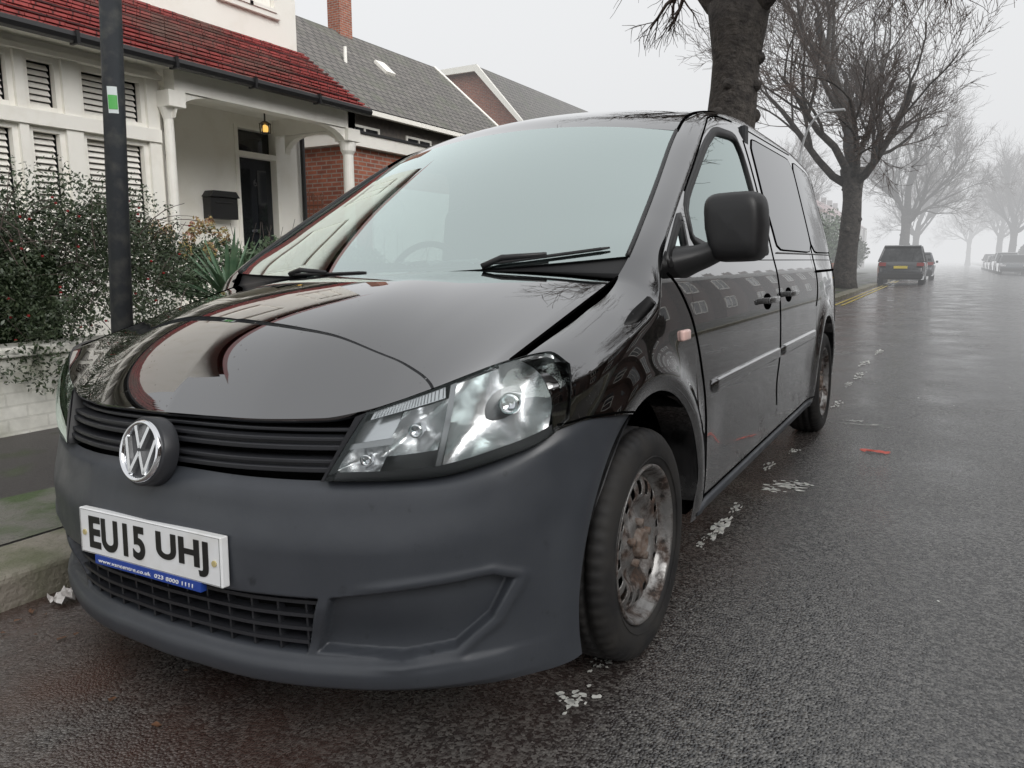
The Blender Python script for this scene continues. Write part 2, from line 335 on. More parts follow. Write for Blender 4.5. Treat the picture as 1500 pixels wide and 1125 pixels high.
def arch(c,a0): return [c+AR*.99*math.cos(a) for a in np.linspace(a0,.0,46)]
ysamp+=arch(FA,a0)+list(np.linspace(2.255,4.50,86))+arch(RA,math.pi)+list(np.linspace(5.355,5.72,16))
NZ,NE=56,14
cols=[]
for y in ysamp:
    zl=zlow(y); zt=float(ZT(y)); r=float(RR(y)); zs=zt-r; zl=min(zl,zs-.002)
    zz=np.linspace(zl,zs,NZ); xx=side_w(y,zz); ph=np.linspace(0,math.pi/2,NE)[1:]
    xt=float(XT(y)); xe=xt+(xx[-1]-xt)*np.cos(ph); ze=zs+r*np.sin(ph)
    c=np.zeros((NZ+NE-1,3)); c[:,0]=np.concatenate([xx,xe]); c[:,1]=y; c[:,2]=np.concatenate([zz,ze]); cols.append(c)
side=np.array(cols)
def chaikin(p,n=2,closed=True,k=.2):
    p=[tuple(q) for q in p]
    for _ in range(n):
        o=[]; m=len(p)
        for i in range(m if closed else m-1):
            a=p[i]; c=p[(i+1)%m]; o+= [(a[0]*(1-k)+c[0]*k,a[1]*(1-k)+c[1]*k),(a[0]*k+c[0]*(1-k),a[1]*k+c[1]*(1-k))]
        p=o
    return p
def inpoly(P,x,y):
    c=np.zeros(np.shape(x),bool); n=len(P)
    for i in range(n):
        x1,y1=P[i]; x2,y2=P[i-1]
        c^=((y1>y)!=(y2>y))&(x<(x2-x1)*(y-y1)/((y2-y1) if y2!=y1 else 1e-9)+x1)
    return c
def sdf(P,x,y):
    d=np.full(np.shape(x),1e9); n=len(P)
    for i in range(n):
        a=np.array(P[i-1]); c=np.array(P[i]); e=c-a; t=np.clip(((x-a[0])*e[0]+(y-a[1])*e[1])/(e@e),0,1)
        d=np.minimum(d,np.hypot(x-a[0]-t*e[0],y-a[1]-t*e[1]))
    return np.where(inpoly(P,x,y),-d,d)
win=[(2.36,1.085),(2.36,1.235),(2.80,1.475),(3.0,1.555),(3.33,1.575),(3.40,1.50),(3.46,1.10),(3.40,1.075)]
qwin=[(2.06,1.035),(2.29,1.07),(2.30,1.20)]
winr=chaikin(win,2,k=.15); qwinr=chaikin(qwin,2,k=.12)
cen=.25*(side[:-1,:-1]+side[1:,:-1]+side[:-1,1:]+side[1:,1:])
keep=~((sdf(winr,cen[...,1],cen[...,2])<-.004)|(sdf(qwinr,cen[...,1],cen[...,2])<-.004))
for s in(1,-1):
    mb=MB(); S=side.copy(); S[...,0]*=s; mb.grid(S,keep=keep)
    for c in(FA,RA):
        a=np.linspace(.02,math.pi-.02,40); L=np.zeros((40,2,3)); yy=c+AR*.99*np.cos(a); zz=WC+AR*np.sin(a)
        for j,off in enumerate((0,-.10)):
            L[:,j,0]=s*(side_w(np.maximum(yy,1.5),zz)+off); L[:,j,1]=yy; L[:,j,2]=zz
        mb.grid(L)
    mb.build('side_body',paint,van,True)
def resample(poly,step=.02,closed=True):
    o=[]; n=len(poly)
    for i in range(n if closed else n-1):
        a=poly[i]; c=poly[(i+1)%n]; L=math.dist(a,c); k=max(1,int(L/step))
        for t in range(k): o.append((a[0]+(c[0]-a[0])*t/k,a[1]+(c[1]-a[1])*t/k))
    if not closed: o.append(poly[-1])
    return o
def patch(name,poly,off,m,rings=10):
    poly=resample(poly); p=np.array(poly); ce=p.mean(0)
    for s in(1,-1):
        P=np.zeros((len(p),rings+1,3))
        for j in range(rings+1):
            q=ce+(p-ce)*(j/rings if j else .001); P[:,j,0]=s*(XS(q[:,0],q[:,1])+off); P[:,j,1]=q[:,0]; P[:,j,2]=q[:,1]
        mb=MB(); mb.grid(P,closeu=True); mb.build(name,m,van,True)
def offpoly(poly,d):
    p=np.array(poly); e=np.roll(p,-1,0)-np.roll(p,1,0); e/=np.linalg.norm(e,axis=1)[:,None]; n=np.stack([e[:,1],-e[:,0]],1)
    A=.5*np.sum(p[:,0]*np.roll(p[:,1],-1)-np.roll(p[:,0],-1)*p[:,1]); 
    return p+n*d*(1 if A>0 else -1)
def ring(name,poly,d0,d1,off,m):
    poly=resample(poly); a=offpoly(poly,d0); c=offpoly(poly,d1)
    for s in(1,-1):
        P=np.zeros((len(a),4,3))
        for j,(q,o) in enumerate(((a,-.01),(a,off),(c,off),(c,-.002))):
            P[:,j,0]=s*(XS(q[:,0],q[:,1])+o); P[:,j,1]=q[:,0]; P[:,j,2]=q[:,1]
        mb=MB(); mb.grid(P,closeu=True); mb.build(name,m,van,True)
patch('door_window',winr,-.006,sglass); ring('door_window_seal',winr,-.022,.010,.003,blackpl)
patch('quarter_window',qwinr,-.006,sglass); ring('quarter_window_seal',qwinr,-.018,.012,.003,blackpl)
p1=chaikin([(3.66,1.10),(3.60,1.35),(3.60,1.55),(3.66,1.60),(4.583,1.605),(4.583,1.095)],2,k=.08); p2=chaikin([(4.625,1.095),(4.625,1.605),(5.20,1.59),(5.42,1.50),(5.54,1.20),(5.54,1.10)],2,k=.10)
for p in(p1,p2): patch('side_panel_glass',p,.004,dglass); ring('side_panel_seal',p,-.001,.006,.004,seam)
def seamline(name,pts,r=.0032,off=.0005,m=None):
    pts=resample(pts,.02,False)
    for s in(1,-1):
        mb=MB(); mb.tube([(s*(float(XS(a,c))+off),a,c) for a,c in pts],r,5); mb.build(name,m or seam,van,True)
def sm(pts): return chaikin(pts,2,False)
seamline('front_door_seam',[(2.36,.26)]+sm([(2.36,.27),(2.34,.6),(2.24,.85),(2.12,.98),(2.02,1.03)]))
seamline('front_door_rear_seam',sm([(3.50,.26),(3.51,.7),(3.53,1.05),(3.50,1.45),(3.46,1.63)]))
seamline('front_door_top_seam',sm([(2.30,1.215),(2.6,1.385),(2.85,1.535),(3.05,1.62),(3.46,1.635)]))
seamline('slide_door_seam',sm([(4.48,.76),(4.59,.87),(4.604,1.1),(4.604,1.63)]))
seamline('slide_door_top_seam',[(3.5,1.632),(4.6,1.64)],.0025)
seamline('door_bottom_seam',[(2.36,.285),(4.50,.285)])
seamline('slide_rail',[(4.60,.985),(5.56,.985)],.009)
seamline('belt_groove',[(2.40,1.05),(5.5,1.05)],.0022)
seamline('belt_trim',[(3.62,1.083),(5.5,1.083)],.004,.004,mat('belt_trim',(.2,.2,.2),rough=.3,metal=.6))
seamline('tail_seam',sm([(5.60,.3),(5.60,1.0),(5.56,1.6)]))
seamline('fender_bumper_seam',[(1.38,.712),(1.46,.715),(1.6,.704),(1.68,.690)],.003)
def sidestrip(name,y0,y1,z,h,t,m):
    yy=np.linspace(y0,y1,40); prof=[(-h/2,-.004),(-h/2+.004,t*.8),(-h/4,t),(h/4,t),(h/2-.004,t*.8),(h/2,-.004)]
    fade=np.minimum(1,np.minimum(yy-y0,y1-yy)/.03)*.9+.1
    for s in(1,-1):
        P=np.zeros((40,len(prof),3))
        for j,(dz,o) in enumerate(prof):
            P[:,j,0]=s*(XS(yy,z+dz*np.minimum(1,fade+.3))+o*fade); P[:,j,1]=yy; P[:,j,2]=z+dz*np.minimum(1,fade+.3)
        mb=MB(); mb.grid(P); mb.build(name,m,van,True)
sidestrip('door_moulding',2.39,3.49,.645,.050,.013,paint); sidestrip('door_moulding',3.53,4.47,.645,.050,.013,paint)
sidestrip('sill_cover',2.27,4.48,.255,.04,.012,plastic)
def rbox(name,c,s,m,bw=.01,seg=3,rot=(0,0,0),parent=None,mirror=True,sub=0):
    for sg in((1,-1) if mirror else (1,)):
        M=Matrix.Translation((c[0]*sg,c[1],c[2]))@Matrix.Rotation(rot[2]*sg,4,'Z')@Matrix.Rotation(rot[1]*sg,4,'Y')@Matrix.Rotation(rot[0],4,'X')
        mb=MB(); mb.box(-s[0]/2,s[0]/2,-s[1]/2,s[1]/2,-s[2]/2,s[2]/2); o=mb.build(name,m,parent or van,True); o.matrix_local=M; bevel(o,bw,seg,sub)
for y,z in((3.26,.885),(3.72,.895)):
    x=float(XS(y,z)); rbox('door_handle',(x+.026,y,z),(.016,.19,.026),paint,.006)
    for q in(-.08,.08): rbox('handle_mount',(x+.008,y+q,z),(.034,.03,.024),paint,.004)
    pp=[(y+.075*math.cos(a),z-.006+.034*math.sin(a)) for a in np.linspace(0,2*math.pi,20,endpoint=False)]; patch('handle_recess',pp,.0015,seam,4)
x=float(XS(2.13,.835)); rbox('side_repeater',(x+.002,2.13,.835),(.018,.07,.032),amber,.007)
# roof, bonnet, windscreen
us=np.linspace(-1,1,49)
P=np.zeros((49,70,3))
for i,u in enumerate(us):
    y=np.concatenate([np.linspace(2.67+.09*u*u,3.4,35),np.linspace(3.43,5.72,35)]); zt=ZT(y); P[i,:,0]=u*XT(y); P[i,:,1]=y; P[i,:,2]=zt+(ZC(y)-zt)*(1-u*u)
mb=MB(); mb.grid(P); mb.build('roof',paint,van,True)
for s in(1,-1):
    mb=MB(); mb.tube([(s*float(XT(y)),y,float(ZT(y))+.001) for y in np.linspace(2.76,5.7,60)],.006,6); mb.build('roof_gutter',seam,van,True)
def ws(u,v):
    cy=1.850+(2.67-1.850)*v; cz=1.037+(1.58-1.037)*v+.035*math.sin(math.pi*v); ey=1.985+(2.76-1.985)*v; k=u*u
    return V((u*(float(XT(ey))-.004),cy*(1-k)+ey*k,cz*(1-k)+float(ZT(ey))*k))
P=np.array([[ws(u,v) for v in np.linspace(0,1,25)] for u in us])
mb=MB(); mb.grid(P); mb.build('windscreen',wglass,van,True)
def wsn(u,v,o=.004):
    p=ws(u,v); return p+V((0,-.55,.83))*o
fr=MB()
for (ua,ub,va,vb) in((-1,1,0,.02),(-1,1,.975,1),(-1,-.965,0,1),(.965,1,0,1)):
    P=np.array([[wsn(u,v,-.003) for v in np.linspace(va,vb,20)] for u in np.linspace(ua,ub,30)]); fr.grid(P)
fr.build('windscreen_border',blackpl,van,True)
for s in(1,-1):
    mb=MB(); mb.tube([wsn(s*1.0,v,.002) for v in np.linspace(0,1,30)],.007,6); mb.build('windscreen_seal',blackpl,van,True)
Tp_x=[0,.25,.438,.528,.60,.657,.72,.755,.775]; Fy=pchip(Tp_x,[1.085,1.097,1.138,1.174,1.206,1.238,1.283,1.315,1.350]); Fz=pchip(Tp_x,[.735,.736,.741,.757,.779,.800,.827,.842,.850])
def bon(u,v):
    a=abs(u); fx=.775*a; x=fx; fy=float(Fy(fx)); fz=float(Fz(fx)); ry=1.835+.130*a*a; rz=1.043-.026*a*a
    k=a**2.6; w_=1-v; g=1-.25*w_-.31*w_**2.2-.44*w_**6
    g=g*(1-k)+v*k
    cr=.007*float(sstep(0,.6,v)*(1-sstep(.75,1.05,v))*(1-sstep(.42,.64,a+.22*(v-.3))))
    z=fz+(rz-fz)*g+cr
    return (math.copysign(x,u),fy+(ry-fy)*v,z)
us2=np.linspace(-1,1,161); vs=np.linspace(0,1,100)**1.7
P=np.array([[bon(u,v) for v in vs] for u in us2]); mb=MB(); mb.grid(P)
mb.build('bonnet',paint,van,True)
mb=MB(); lip=np.array([[np.array(bon(u,0))+np.array([0,dy,dz]) for (dy,dz) in((0,0),(.002,-.006),(.008,-.011),(.04,-.013))] for u in us2]); mb.grid(lip); mb.build('bonnet_lip',paint,van,True)
for s in(1,-1):
    mb=MB(); mb.tube([tuple(np.array(bon(s,v))+np.array([.001*s,0,-.001])) for v in np.linspace(0,1,40)],.0036,6); mb.build('bonnet_seam',seam,van,True)
P=np.array([[(V(bon(u,1))*(1-t)+(ws(u,.02)+V((0,0,-.006)))*t)+V((0,0,-.008*math.sin(t*math.pi))) for t in np.linspace(0,1,5)] for u in us]); mb=MB(); mb.grid(P); mb.build('cowl',blackpl,van,True)
for (u0,v0,u1,v1) in((.50,.012,.93,.040),(-.50,.0,-.05,.006)):
    mb=MB(); pts=[wsn(u0+(u1-u0)*t,v0+(v1-v0)*t,.007) for t in np.linspace(0,1,14)]; mb.tube(pts,[.003]+[.005]*12+[.003],5)
    mb.tube([wsn(u0-.02,.0,.008),wsn(u0+.05,v0+.012,.016),wsn((u0+u1)/2,(v0+v1)/2,.014)],[.009,.009,.006],6); mb.build('wiper',blackpl,van,True)
# bumper
Pp=chaikin([(0,1.045),(.25,1.055),(.40,1.088),(.55,1.143),(.68,1.205),(.78,1.270),(.85,1.345),(.89,1.42),(.903,1.52),(.905,1.8)],3,False)
Pp=np.array([(0,1.045)]+Pp+[(.905,1.85)]); sl_=np.concatenate([[0],np.cumsum(np.hypot(*np.diff(Pp,axis=0).T))])
def plan(s): 
    a=np.abs(s); x=np.interp(a,sl_,Pp[:,0]); y=np.interp(a,sl_,Pp[:,1]); e=.02
    x1=np.interp(a+e,sl_,Pp[:,0]); y1=np.interp(a+e,sl_,Pp[:,1]); x0=np.interp(np.maximum(a-e,0),sl_,Pp[:,0]); y0=np.interp(np.maximum(a-e,0),sl_,Pp[:,1])
    tx,ty=x1-x0,y1-y0; L=np.hypot(tx,ty); sg=np.where(np.asarray(s)<0,-1,1)
    return x*sg,y,ty/L*sg,-tx/L
def s_of_x(x): return np.sign(x)*np.interp(abs(x),Pp[:,0],sl_)
s_at_y=lambda y: np.interp(y,Pp[:,1],sl_)
Send=float(s_at_y(YB-.01)); 
bt=pchip([0,float(s_of_x(.465)),float(s_of_x(.67)),float(s_of_x(.79)),float(s_of_x(.85)),float(s_at_y(1.45)),Send],[.620,.612,.620,.653,.685,.712,.690]); bb=pchip([0,.5,.9,Send],[.152,.155,.180,.228])
offv=pchip([0,.04,.10,.135,.17,.21,.45,.68,.86,.95,1],[.0,.026,.031,.026,.010,.008,.036,.036,.018,.006,-.014])
gr=[(-.40,.235),(.40,.235),(.445,.372),(-.445,.372)]; pk=[(.425,.240),(.60,.235),(.70,.255),(.765,.32),(.80,.402),(.765,.418),(.47,.375)]
NU,NV=560,150; uu=np.linspace(-1,1,NU); vv=np.linspace(0,1,NV); B=np.zeros((NU,NV,3)); dk=np.zeros((NU,NV))
for j,v in enumerate(vv):
    ze=.228+(.690-.228)*v; ye=FA-math.sqrt(max(AR**2-(ze-WC)**2,0)); se=float(s_at_y(min(ye,YB))); s=uu*se; x,y,nx,ny=plan(s)
    z=bb(abs(s))*(1-v)+bt(abs(s))*v; o=offv(v)*(1-sstep(.55,1,np.abs(uu)))
    o=o+.010*np.exp(-((np.hypot(y-FA,z-WC)-.45)/.05)**2)
    m1=sstep(.002,-.007,sdf(gr,x,z)); d2=sdf(pk,np.abs(x),z); m2=sstep(.001,-.006,d2)
    o=o-.045*m1-.032*m2+.005*np.exp(-((d2-.012)/.010)**2)*sstep(.50,.60,np.abs(x))
    B[:,j,0]=x+nx*o; B[:,j,1]=y+ny*o; B[:,j,2]=z; dk[:,j]=m1
mb=MB(); mb.grid(B,keep=(dk[:-1,:-1]<.8)); mb.build('front_bumper',plastic,van,True)
mb=MB(); mb.grid(B,keep=(dk[:-1,:-1]>=.8)); mb.build('lower_grille_back',dark,van,True)
def pbar(mb,x0,x1,z,h,o0,o1,n=60):
    s=np.linspace(float(s_of_x(x0)),float(s_of_x(x1)),n); x,y,nx,ny=plan(s); P=np.zeros((n,5,3))
    for j,(o,zz) in enumerate(((o0,z-h/2),(o1,z-h/2),(o1,z+h/2),(o0,z+h/2),(o0,z-h/2))):
        P[:,j,0]=x+nx*o; P[:,j,1]=y+ny*o; P[:,j,2]=zz
    mb.grid(P)
mb=MB()
for z in(.262,.292,.322,.352): xl=.40+.33*(z-.235); pbar(mb,-xl,xl,z,.008,-.03,.010)
for x in np.arange(-.40,.41,.067):
    s=float(s_of_x(x)) if abs(x)>1e-6 else 0; px,py,nx,ny=[float(q) for q in plan(np.array(s))]; mb.box(px-.003,px+.003,py-.002,py+.05,.238,.37)
mb.build('lower_grille_bars',slatpl,van)
py=1.003; pl=empty('number_plate_group'); pl.parent=van; pl.location=(0,py,.442); pl.rotation_euler=(math.radians(-3),0,0)
mb=MB(); mb.box(-.260,.260,-.004,.016,-.0555,.0555); bevel(mb.build('number_plate',plateW,pl),.003)
mb=MB(); mb.box(-.255,.255,-.0045,.0,-.0525,-.0518); mb.box(-.255,.255,-.0045,.0,.0518,.0525); mb.box(-.255,-.2543,-.0045,.0,-.0517,.0517); mb.box(.2543,.255,-.0045,.0,-.0517,.0517); mb.build('plate_edge',plateK,pl)
mb=MB(); mb.box(-.20,.19,-.0055,.010,-.076,-.0545); mb.build('plate_strip',blue,pl)
def text(name,body,wid,hei,x,z,y,m,par,off=0.0):
    cu=bpy.data.curves.new(name,'FONT'); cu.body=body; cu.size=1; cu.extrude=.01; cu.offset=off; cu.space_character=1.05; ob=bpy.data.objects.new(name+'_t',cu); sc.collection.objects.link(ob)
    bpy.context.view_layer.update(); me=bpy.data.meshes.new_from_object(ob.evaluated_get(bpy.context.evaluated_depsgraph_get())); bpy.data.objects.remove(ob)
    n=len(me.vertices); a=np.zeros(n*3); me.vertices.foreach_get('co',a); a=a.reshape(-1,3); mn=a.min(0); mx=a.max(0)
    c=np.zeros_like(a); c[:,0]=(a[:,0]-(mn[0]+mx[0])/2)/(mx[0]-mn[0])*wid+x; c[:,2]=(a[:,1]-(mn[1]+mx[1])/2)/(mx[1]-mn[1])*hei+z; c[:,1]=y-np.where(a[:,2]>0,.0012,0)
    me.vertices.foreach_set('co',c.reshape(-1)); me.materials.clear(); me.materials.append(m); me.update(); o=bpy.data.objects.new(name,me); sc.collection.objects.link(o); o.parent=par
text('plate_letters_area','EU15',.218,.079,-.110,.0,-.0045,plateK,pl,.034)
text('plate_letters_code','UHJ',.178,.079,.130,.0,-.0045,plateK,pl,.034)
text('strip_letters','www.vancentre.co.uk  023 8000 1111',.35,.009,-.01,-.066,-.0060,plateW,pl)
mb=MB()
for x in(-.238,.238): mb.tube([(x,-.007,-.004),(x,-.003,-.004)],.007,10)
mb.build('plate_screws',mat('screw',(.5,.42,.2),rough=.4),pl)
mb=MB(); n=60; s=np.linspace(-float(s_of_x(.50)),float(s_of_x(.50)),n); x,y,nx,ny=plan(s); P=np.zeros((n,3,3))
for j,(z,o) in enumerate(((.58,-.06),(.715,-.07),(.722,-.16))): P[:,j,0]=x+nx*o; P[:,j,1]=y+ny*o; P[:,j,2]=z
mb.grid(P); mb.build('grille_back',dark,van,True)
mb=MB()
def xl(z): return .468+.44*(z-.616)
for z,h in((.636,.011),(.653,.009),(.680,.011),(.697,.009)):
    pbar(mb,-xl(z),xl(z),z,h,-.06,-.002-(z-.62)*.32)
for z in(.6445,.6885): pbar(mb,-xl(z),xl(z),z,.016,-.06,-.016-(z-.62)*.32)
pbar(mb,-xl(.715),xl(.715),.713,.008,-.06,-.012-.035)
for sg in(1,-1):
    a=.468*sg; c=.53*sg; mb.quad((a*.985,1.10,.616),(c*.97,1.158,.745),(c*1.01,1.18,.755),(a*1.02,1.116,.616))
bevel(mb.build('grille_slats',slatpl,van),.002)
bd=empty('badge_group'); bd.parent=van; bd.location=(0,1.022,.656); bd.rotation_euler=(math.radians(-14),0,0); bd.scale=(.95,1,.95)
M=Matrix.Rotation(-math.pi/2,4,'Z')
mb=MB(); mb.lathe([(-.03,.084),(.004,.083),(.008,.078),(.004,.072),(.004,.0)],48,M); mb.build('badge_base',slatpl,bd,True)
mb=MB(); mb.lathe([(.004,.075),(.014,.074),(.019,.069),(.015,.064),(.004,.062)],48,M); mb.build('badge_ring',chrome,bd,True)
mb=MB()
def stroke(a,c,wd=.0095):
    d=V((c[0]-a[0],0,c[1]-a[1])); d.normalize(); n=V((-d.z,0,d.x))*wd/2
    p=[V((a[0],0,a[1]))-n,V((c[0],0,c[1]))-n,V((c[0],0,c[1]))+n,V((a[0],0,a[1]))+n]
    f=[q+V((0,-.015,0)) for q in p]; bk=[q+V((0,-.002,0)) for q in p]; mb.quad(*f)
    for i in range(4): mb.quad(f[i],f[(i+1)%4],bk[(i+1)%4],bk[i])
for a,c in(((-.026,.060),(-.001,.008)),((.026,.060),(.001,.008)),((-.056,.030),(-.027,-.052)),((-.027,-.052),(-.001,-.002)),((.001,-.002),(.027,-.052)),((.027,-.052),(.056,.030))): stroke(a,c)
mb.build('badge_letters',badgem,bd)
# headlights
T=[(.528,1.178,.753),(.60,1.210,.779),(.660,1.244,.802),(.775,1.330,.848),(.830,1.415,.861),(.868,1.438,.833)]
Bm=[(.465,1.108,.616),(.57,1.150,.617),(.671,1.200,.623),(.79,1.275,.656),(.854,1.348,.686),(.881,1.402,.722)]
tt=[0,.22,.42,.66,.86,1]
Tf=[pchip(tt,[p[k] for p in T]) for k in range(3)]; Bf=[pchip(tt,[p[k] for p in Bm]) for k in range(3)]
housm=mat('lamp_housing',(.16,.165,.17),rough=.3,metal=.3); trimm=mat('lamp_trim',(.06,.063,.067),rough=.25); trim2=mat('lamp_trim_grey',(.30,.31,.32),rough=.25,metal=.5); ribm=mat('lamp_ribs',(.55,.57,.59),rough=.2,metal=.6)
def hl(u,v,o=0):
    a=V([float(f(u)) for f in Bf]); c=V([float(f(u)) for f in Tf]); p=a.lerp(c,v); d=V((p.x*.9,-(1.9-p.y)*1.0,.15)).normalized()
    bul=.020*math.sin(math.pi*v)**.8*math.sin(math.pi*min(1,max(0,u*.96+.02)))**.4
    return p+d*(bul+o)
for s in(1,-1):
    hg=empty('headlight_group'); hg.parent=van
    def sg(p): return (p[0]*s,p[1],p[2])
    def G(name,u0,u1,v0,v1,o,m,nu=40,nv=14,fo=None,smooth=True,skew=0):
        P=np.array([[sg(hl(u+skew*(v-.5),v,o if fo is None else fo((u-u0)/(u1-u0),(v-v0)/(v1-v0)))) for v in np.linspace(v0,v1,nv)] for u in np.linspace(u0,u1,nu)]); mb=MB(); mb.grid(P); return mb.build(name,m,hg,smooth)
    G('lens',0,1,0,1,.004,lens)
    G('housing',0,1,0,1,-.055,housm)
    mb=MB()
    edge=[(u,0) for u in np.linspace(0,1,40)]+[(1,v) for v in np.linspace(0,1,10)]+[(u,1) for u in np.linspace(1,0,40)]+[(0,v) for v in np.linspace(1,0,10)]
    P=np.array([[sg(hl(u,v,o)) for o in(.005,-.055)] for u,v in edge]); mb.grid(P,closeu=True); mb.build('rim',blackpl,hg,True)
    G('bezel_outer',.91,1,0.02,.98,-.008,trimm)
    G('bezel_low',0,1,0.0,.12,-.008,trimm)
    def dish(name,u0,u1,v0,v1,depth,m,skew=0):
        G(name,u0,u1,v0,v1,0,m,30,24,fo=lambda a,c:-.010-depth*max(0,1-((2*a-1)**2)**1.2)*max(0,1-((2*c-1)**2)**1.2),skew=skew)
    dish('main_reflector',.475,.90,.12,.98,.05,reflm,.05)
    dish('dip_reflector',.22,.455,.30,.82,.038,reflm,.10)
    dish('indicator_reflector',.04,.24,.12,.44,.03,reflm,.06)
    G('divider',.452,.473,.12,.98,-.006,trim2,skew=.06)
    G('inner_sweep',.02,.24,.44,.52,-.010,trim2,skew=.06)
    G('upper_ribs',.06,.46,.84,.97,-.006,ribm)
    G('inner_panel',.01,.24,.52,.84,-.028,ribm)
    rb=MB()
    for uu_ in np.linspace(.08,.45,22): rb.tube([sg(hl(uu_,.85,-.005)),sg(hl(uu_+.004,.96,-.005))],.0011,4)
    rb.build('rib_lines',trim2,hg)
    for (u,v,r) in((.70,.54,.021),(.345,.56,.014),(.14,.27,.012)):
        p=hl(u,v,-.030); mb=MB(); mb.lathe([(0,.001),(r*.6,r*.6),(r*.9,r),(r*.2,r*1.1),(-r*1.8,r*.9)],20,Matrix.Translation(sg(p))@Matrix.Rotation(-math.pi/2+.25*s,4,'Z')); mb.build('bulb_shield',chrome,hg,True)
# door mirror
s=1
mg=empty('mirror_group'); mg.parent=van
mb=MB(); P=np.zeros((40,13,3))
for j in range(13):
    t=j/12; k=[.10,.45,.66,.78,.86,.91,.95,.975,.99,1,1,1,.975][j]; y=2.165+.125*[0,.012,.035,.07,.12,.18,.26,.36,.48,.62,.8,.95,1][j]
    for i in range(40):
        a=2*math.pi*i/40; ex=.42; cx=math.copysign(abs(math.cos(a))**ex,math.cos(a)); cz=math.copysign(abs(math.sin(a))**ex,math.sin(a))
        P[i,j]=((1.018+.084*k*cx*(1-.07*(cz<0)*1)+(-.006*cz))*s,y,1.138+.099*k*cz)
mb.grid(P,closeu=True); mb.quad(*[tuple(P[i,0]) for i in range(40)]); mb.build('mirror_head',blackpl,mg,True)
mb=MB(); mb.quad(*[tuple(V(P[i,12])+V((0,-.008,0))) for i in range(40)]); mb.build('mirror_glass',chrome,mg)
mb=MB(); P=np.zeros((20,6,3))
for j,(x,y,z,ry,rz) in enumerate(((.845,2.20,1.035,.10,.058),(.875,2.205,1.042,.088,.048),(.91,2.215,1.052,.070,.040),(.94,2.225,1.062,.060,.037),(.97,2.23,1.075,.05,.035),(1.0,2.235,1.088,.045,.034))):
    for i in range(20):
        a=2*math.pi*i/20; P[i,j]=(x*s,y+ry*math.cos(a),z+rz*math.sin(a))
mb.grid(P,closeu=True); mb.build('mirror_arm',blackpl,mg,True)
# wheels
def wheel(s,y):
    wg=empty('wheel_group'); wg.parent=van; wg.location=(s*.902,y,.307); 
    M=Matrix.Scale(s,4,V((1,0,0)))
    tp=[(-.165,.205),(-.190,.235),(-.192,.262),(-.184,.286),(-.168,.299),(-.150,.303),(-.135,.304),(-.132,.297),(-.124,.297),(-.121,.305),(-.099,.306),(-.096,.298),(-.086,.298),(-.083,.306),(-.060,.305),(-.057,.297),(-.049,.297),(-.046,.304),(-.030,.302),(-.016,.296),(-.005,.283),(.001,.262),(0,.238),(-.006,.222),(-.014,.2105),(-.028,.200)]
    tp=[(x,r*1.008) for x,r in tp]
    def mod(i,j): return -.0045 if (i%4==0 and (j in(4,5,6,9,10,13,14,17,18,19))) else 0
    mb=MB(); mb.lathe(tp,240,M,mod); mb.build('tyre',rubber,wg,True)
    mb=MB()
    for rr in(.232,.268): mb.lathe([(.0005,rr-.002),(.0028,rr),(.0005,rr+.002)],96,M@Matrix.Translation((-.002 if rr<.25 else -.003,0,0)))
    mb.build('sidewall_rings',rubber,wg,True)
    mb=MB(); mb.lathe([(-.016,.2115),(-.008,.211),(-.006,.206),(-.012,.200),(-.028,.194),(-.045,.188),(-.050,.180),(-.17,.180),(-.18,.2)],96,M); mb.build('rim_barrel',rusty,wg,True)
    prof=[(-.050,.182),(-.044,.176),(-.036,.168),(-.031,.155),(-.029,.142),(-.029,.130),(-.034,.117),(-.044,.106),(-.052,.096),(-.050,.080),(-.040,.068),(-.033,.056),(-.033,.034)]
    n=108; P=np.zeros((n,len(prof),3))
    for i in range(n):
        a=2*math.pi*i/n
        for j,(x,r) in enumerate(prof): P[i,j]=(x*s,r*math.cos(a),r*math.sin(a))
    kp=np.ones((n,len(prof)-1),bool)
    for i in range(n):
        if i%6 in(0,1,2): kp[i,2:5]=False
    mb=MB(); mb.grid(P,keep=kp,closeu=True); o=mb.build('wheel_disc',rusty,wg,True)
    so_=o.modifiers.new('so','SOLIDIFY'); so_.thickness=.005; ss=o.modifiers.new('ss','SUBSURF'); ss.levels=1; ss.render_levels=1
    mb=MB(); mb.lathe([(-.06,.045),(-.028,.040),(-.018,.036),(-.015,.028),(-.022,.022),(-.022,0)],32,M)
    for k in range(5):
        a=2*math.pi*k/5+.3; mb.tube([(s*-.05,.056*math.cos(a),.056*math.sin(a)),(s*-.020,.056*math.cos(a),.056*math.sin(a))],.0115,6)
    mb.build('hub',hubm,wg,True)
    mb=MB(); mb.lathe([(-.10,.0),(-.10,.175)],32,M); mb.build('brake_disc',dark,wg)
for s in(1,-1):
    for y in(FA,RA): wheel(s,y)
mb=MB(); mb.box(-.66,.66,1.30,5.62,.24,.70); mb.box(-.68,.68,1.38,1.76,.5,.70); mb.box(-.86,.86,2.27,4.48,.25,.60); mb.box(-.80,.80,5.36,5.66,.28,.7); mb.box(-.42,.42,1.17,1.4,.25,.60); mb.box(-.68,.68,1.50,1.75,.70,.80)  # plain dark boxes added for the underbody to block light inside the shell
for c in(FA,RA): mb.box(-.80,.80,c-.38,c+.38,.715,.755)
mb.build('underbody_light_block',dark,van)
mb=MB(); mb.box(-.74,.74,3.50,3.56,.6,1.64); mb.build('bulkhead',dashm,van)
mb=MB(); mb.box(-.80,.80,2.3,3.5,.6,.66); mb.build('cab_floor',dashm,van)
mb=MB(); P=np.zeros((30,8,3))
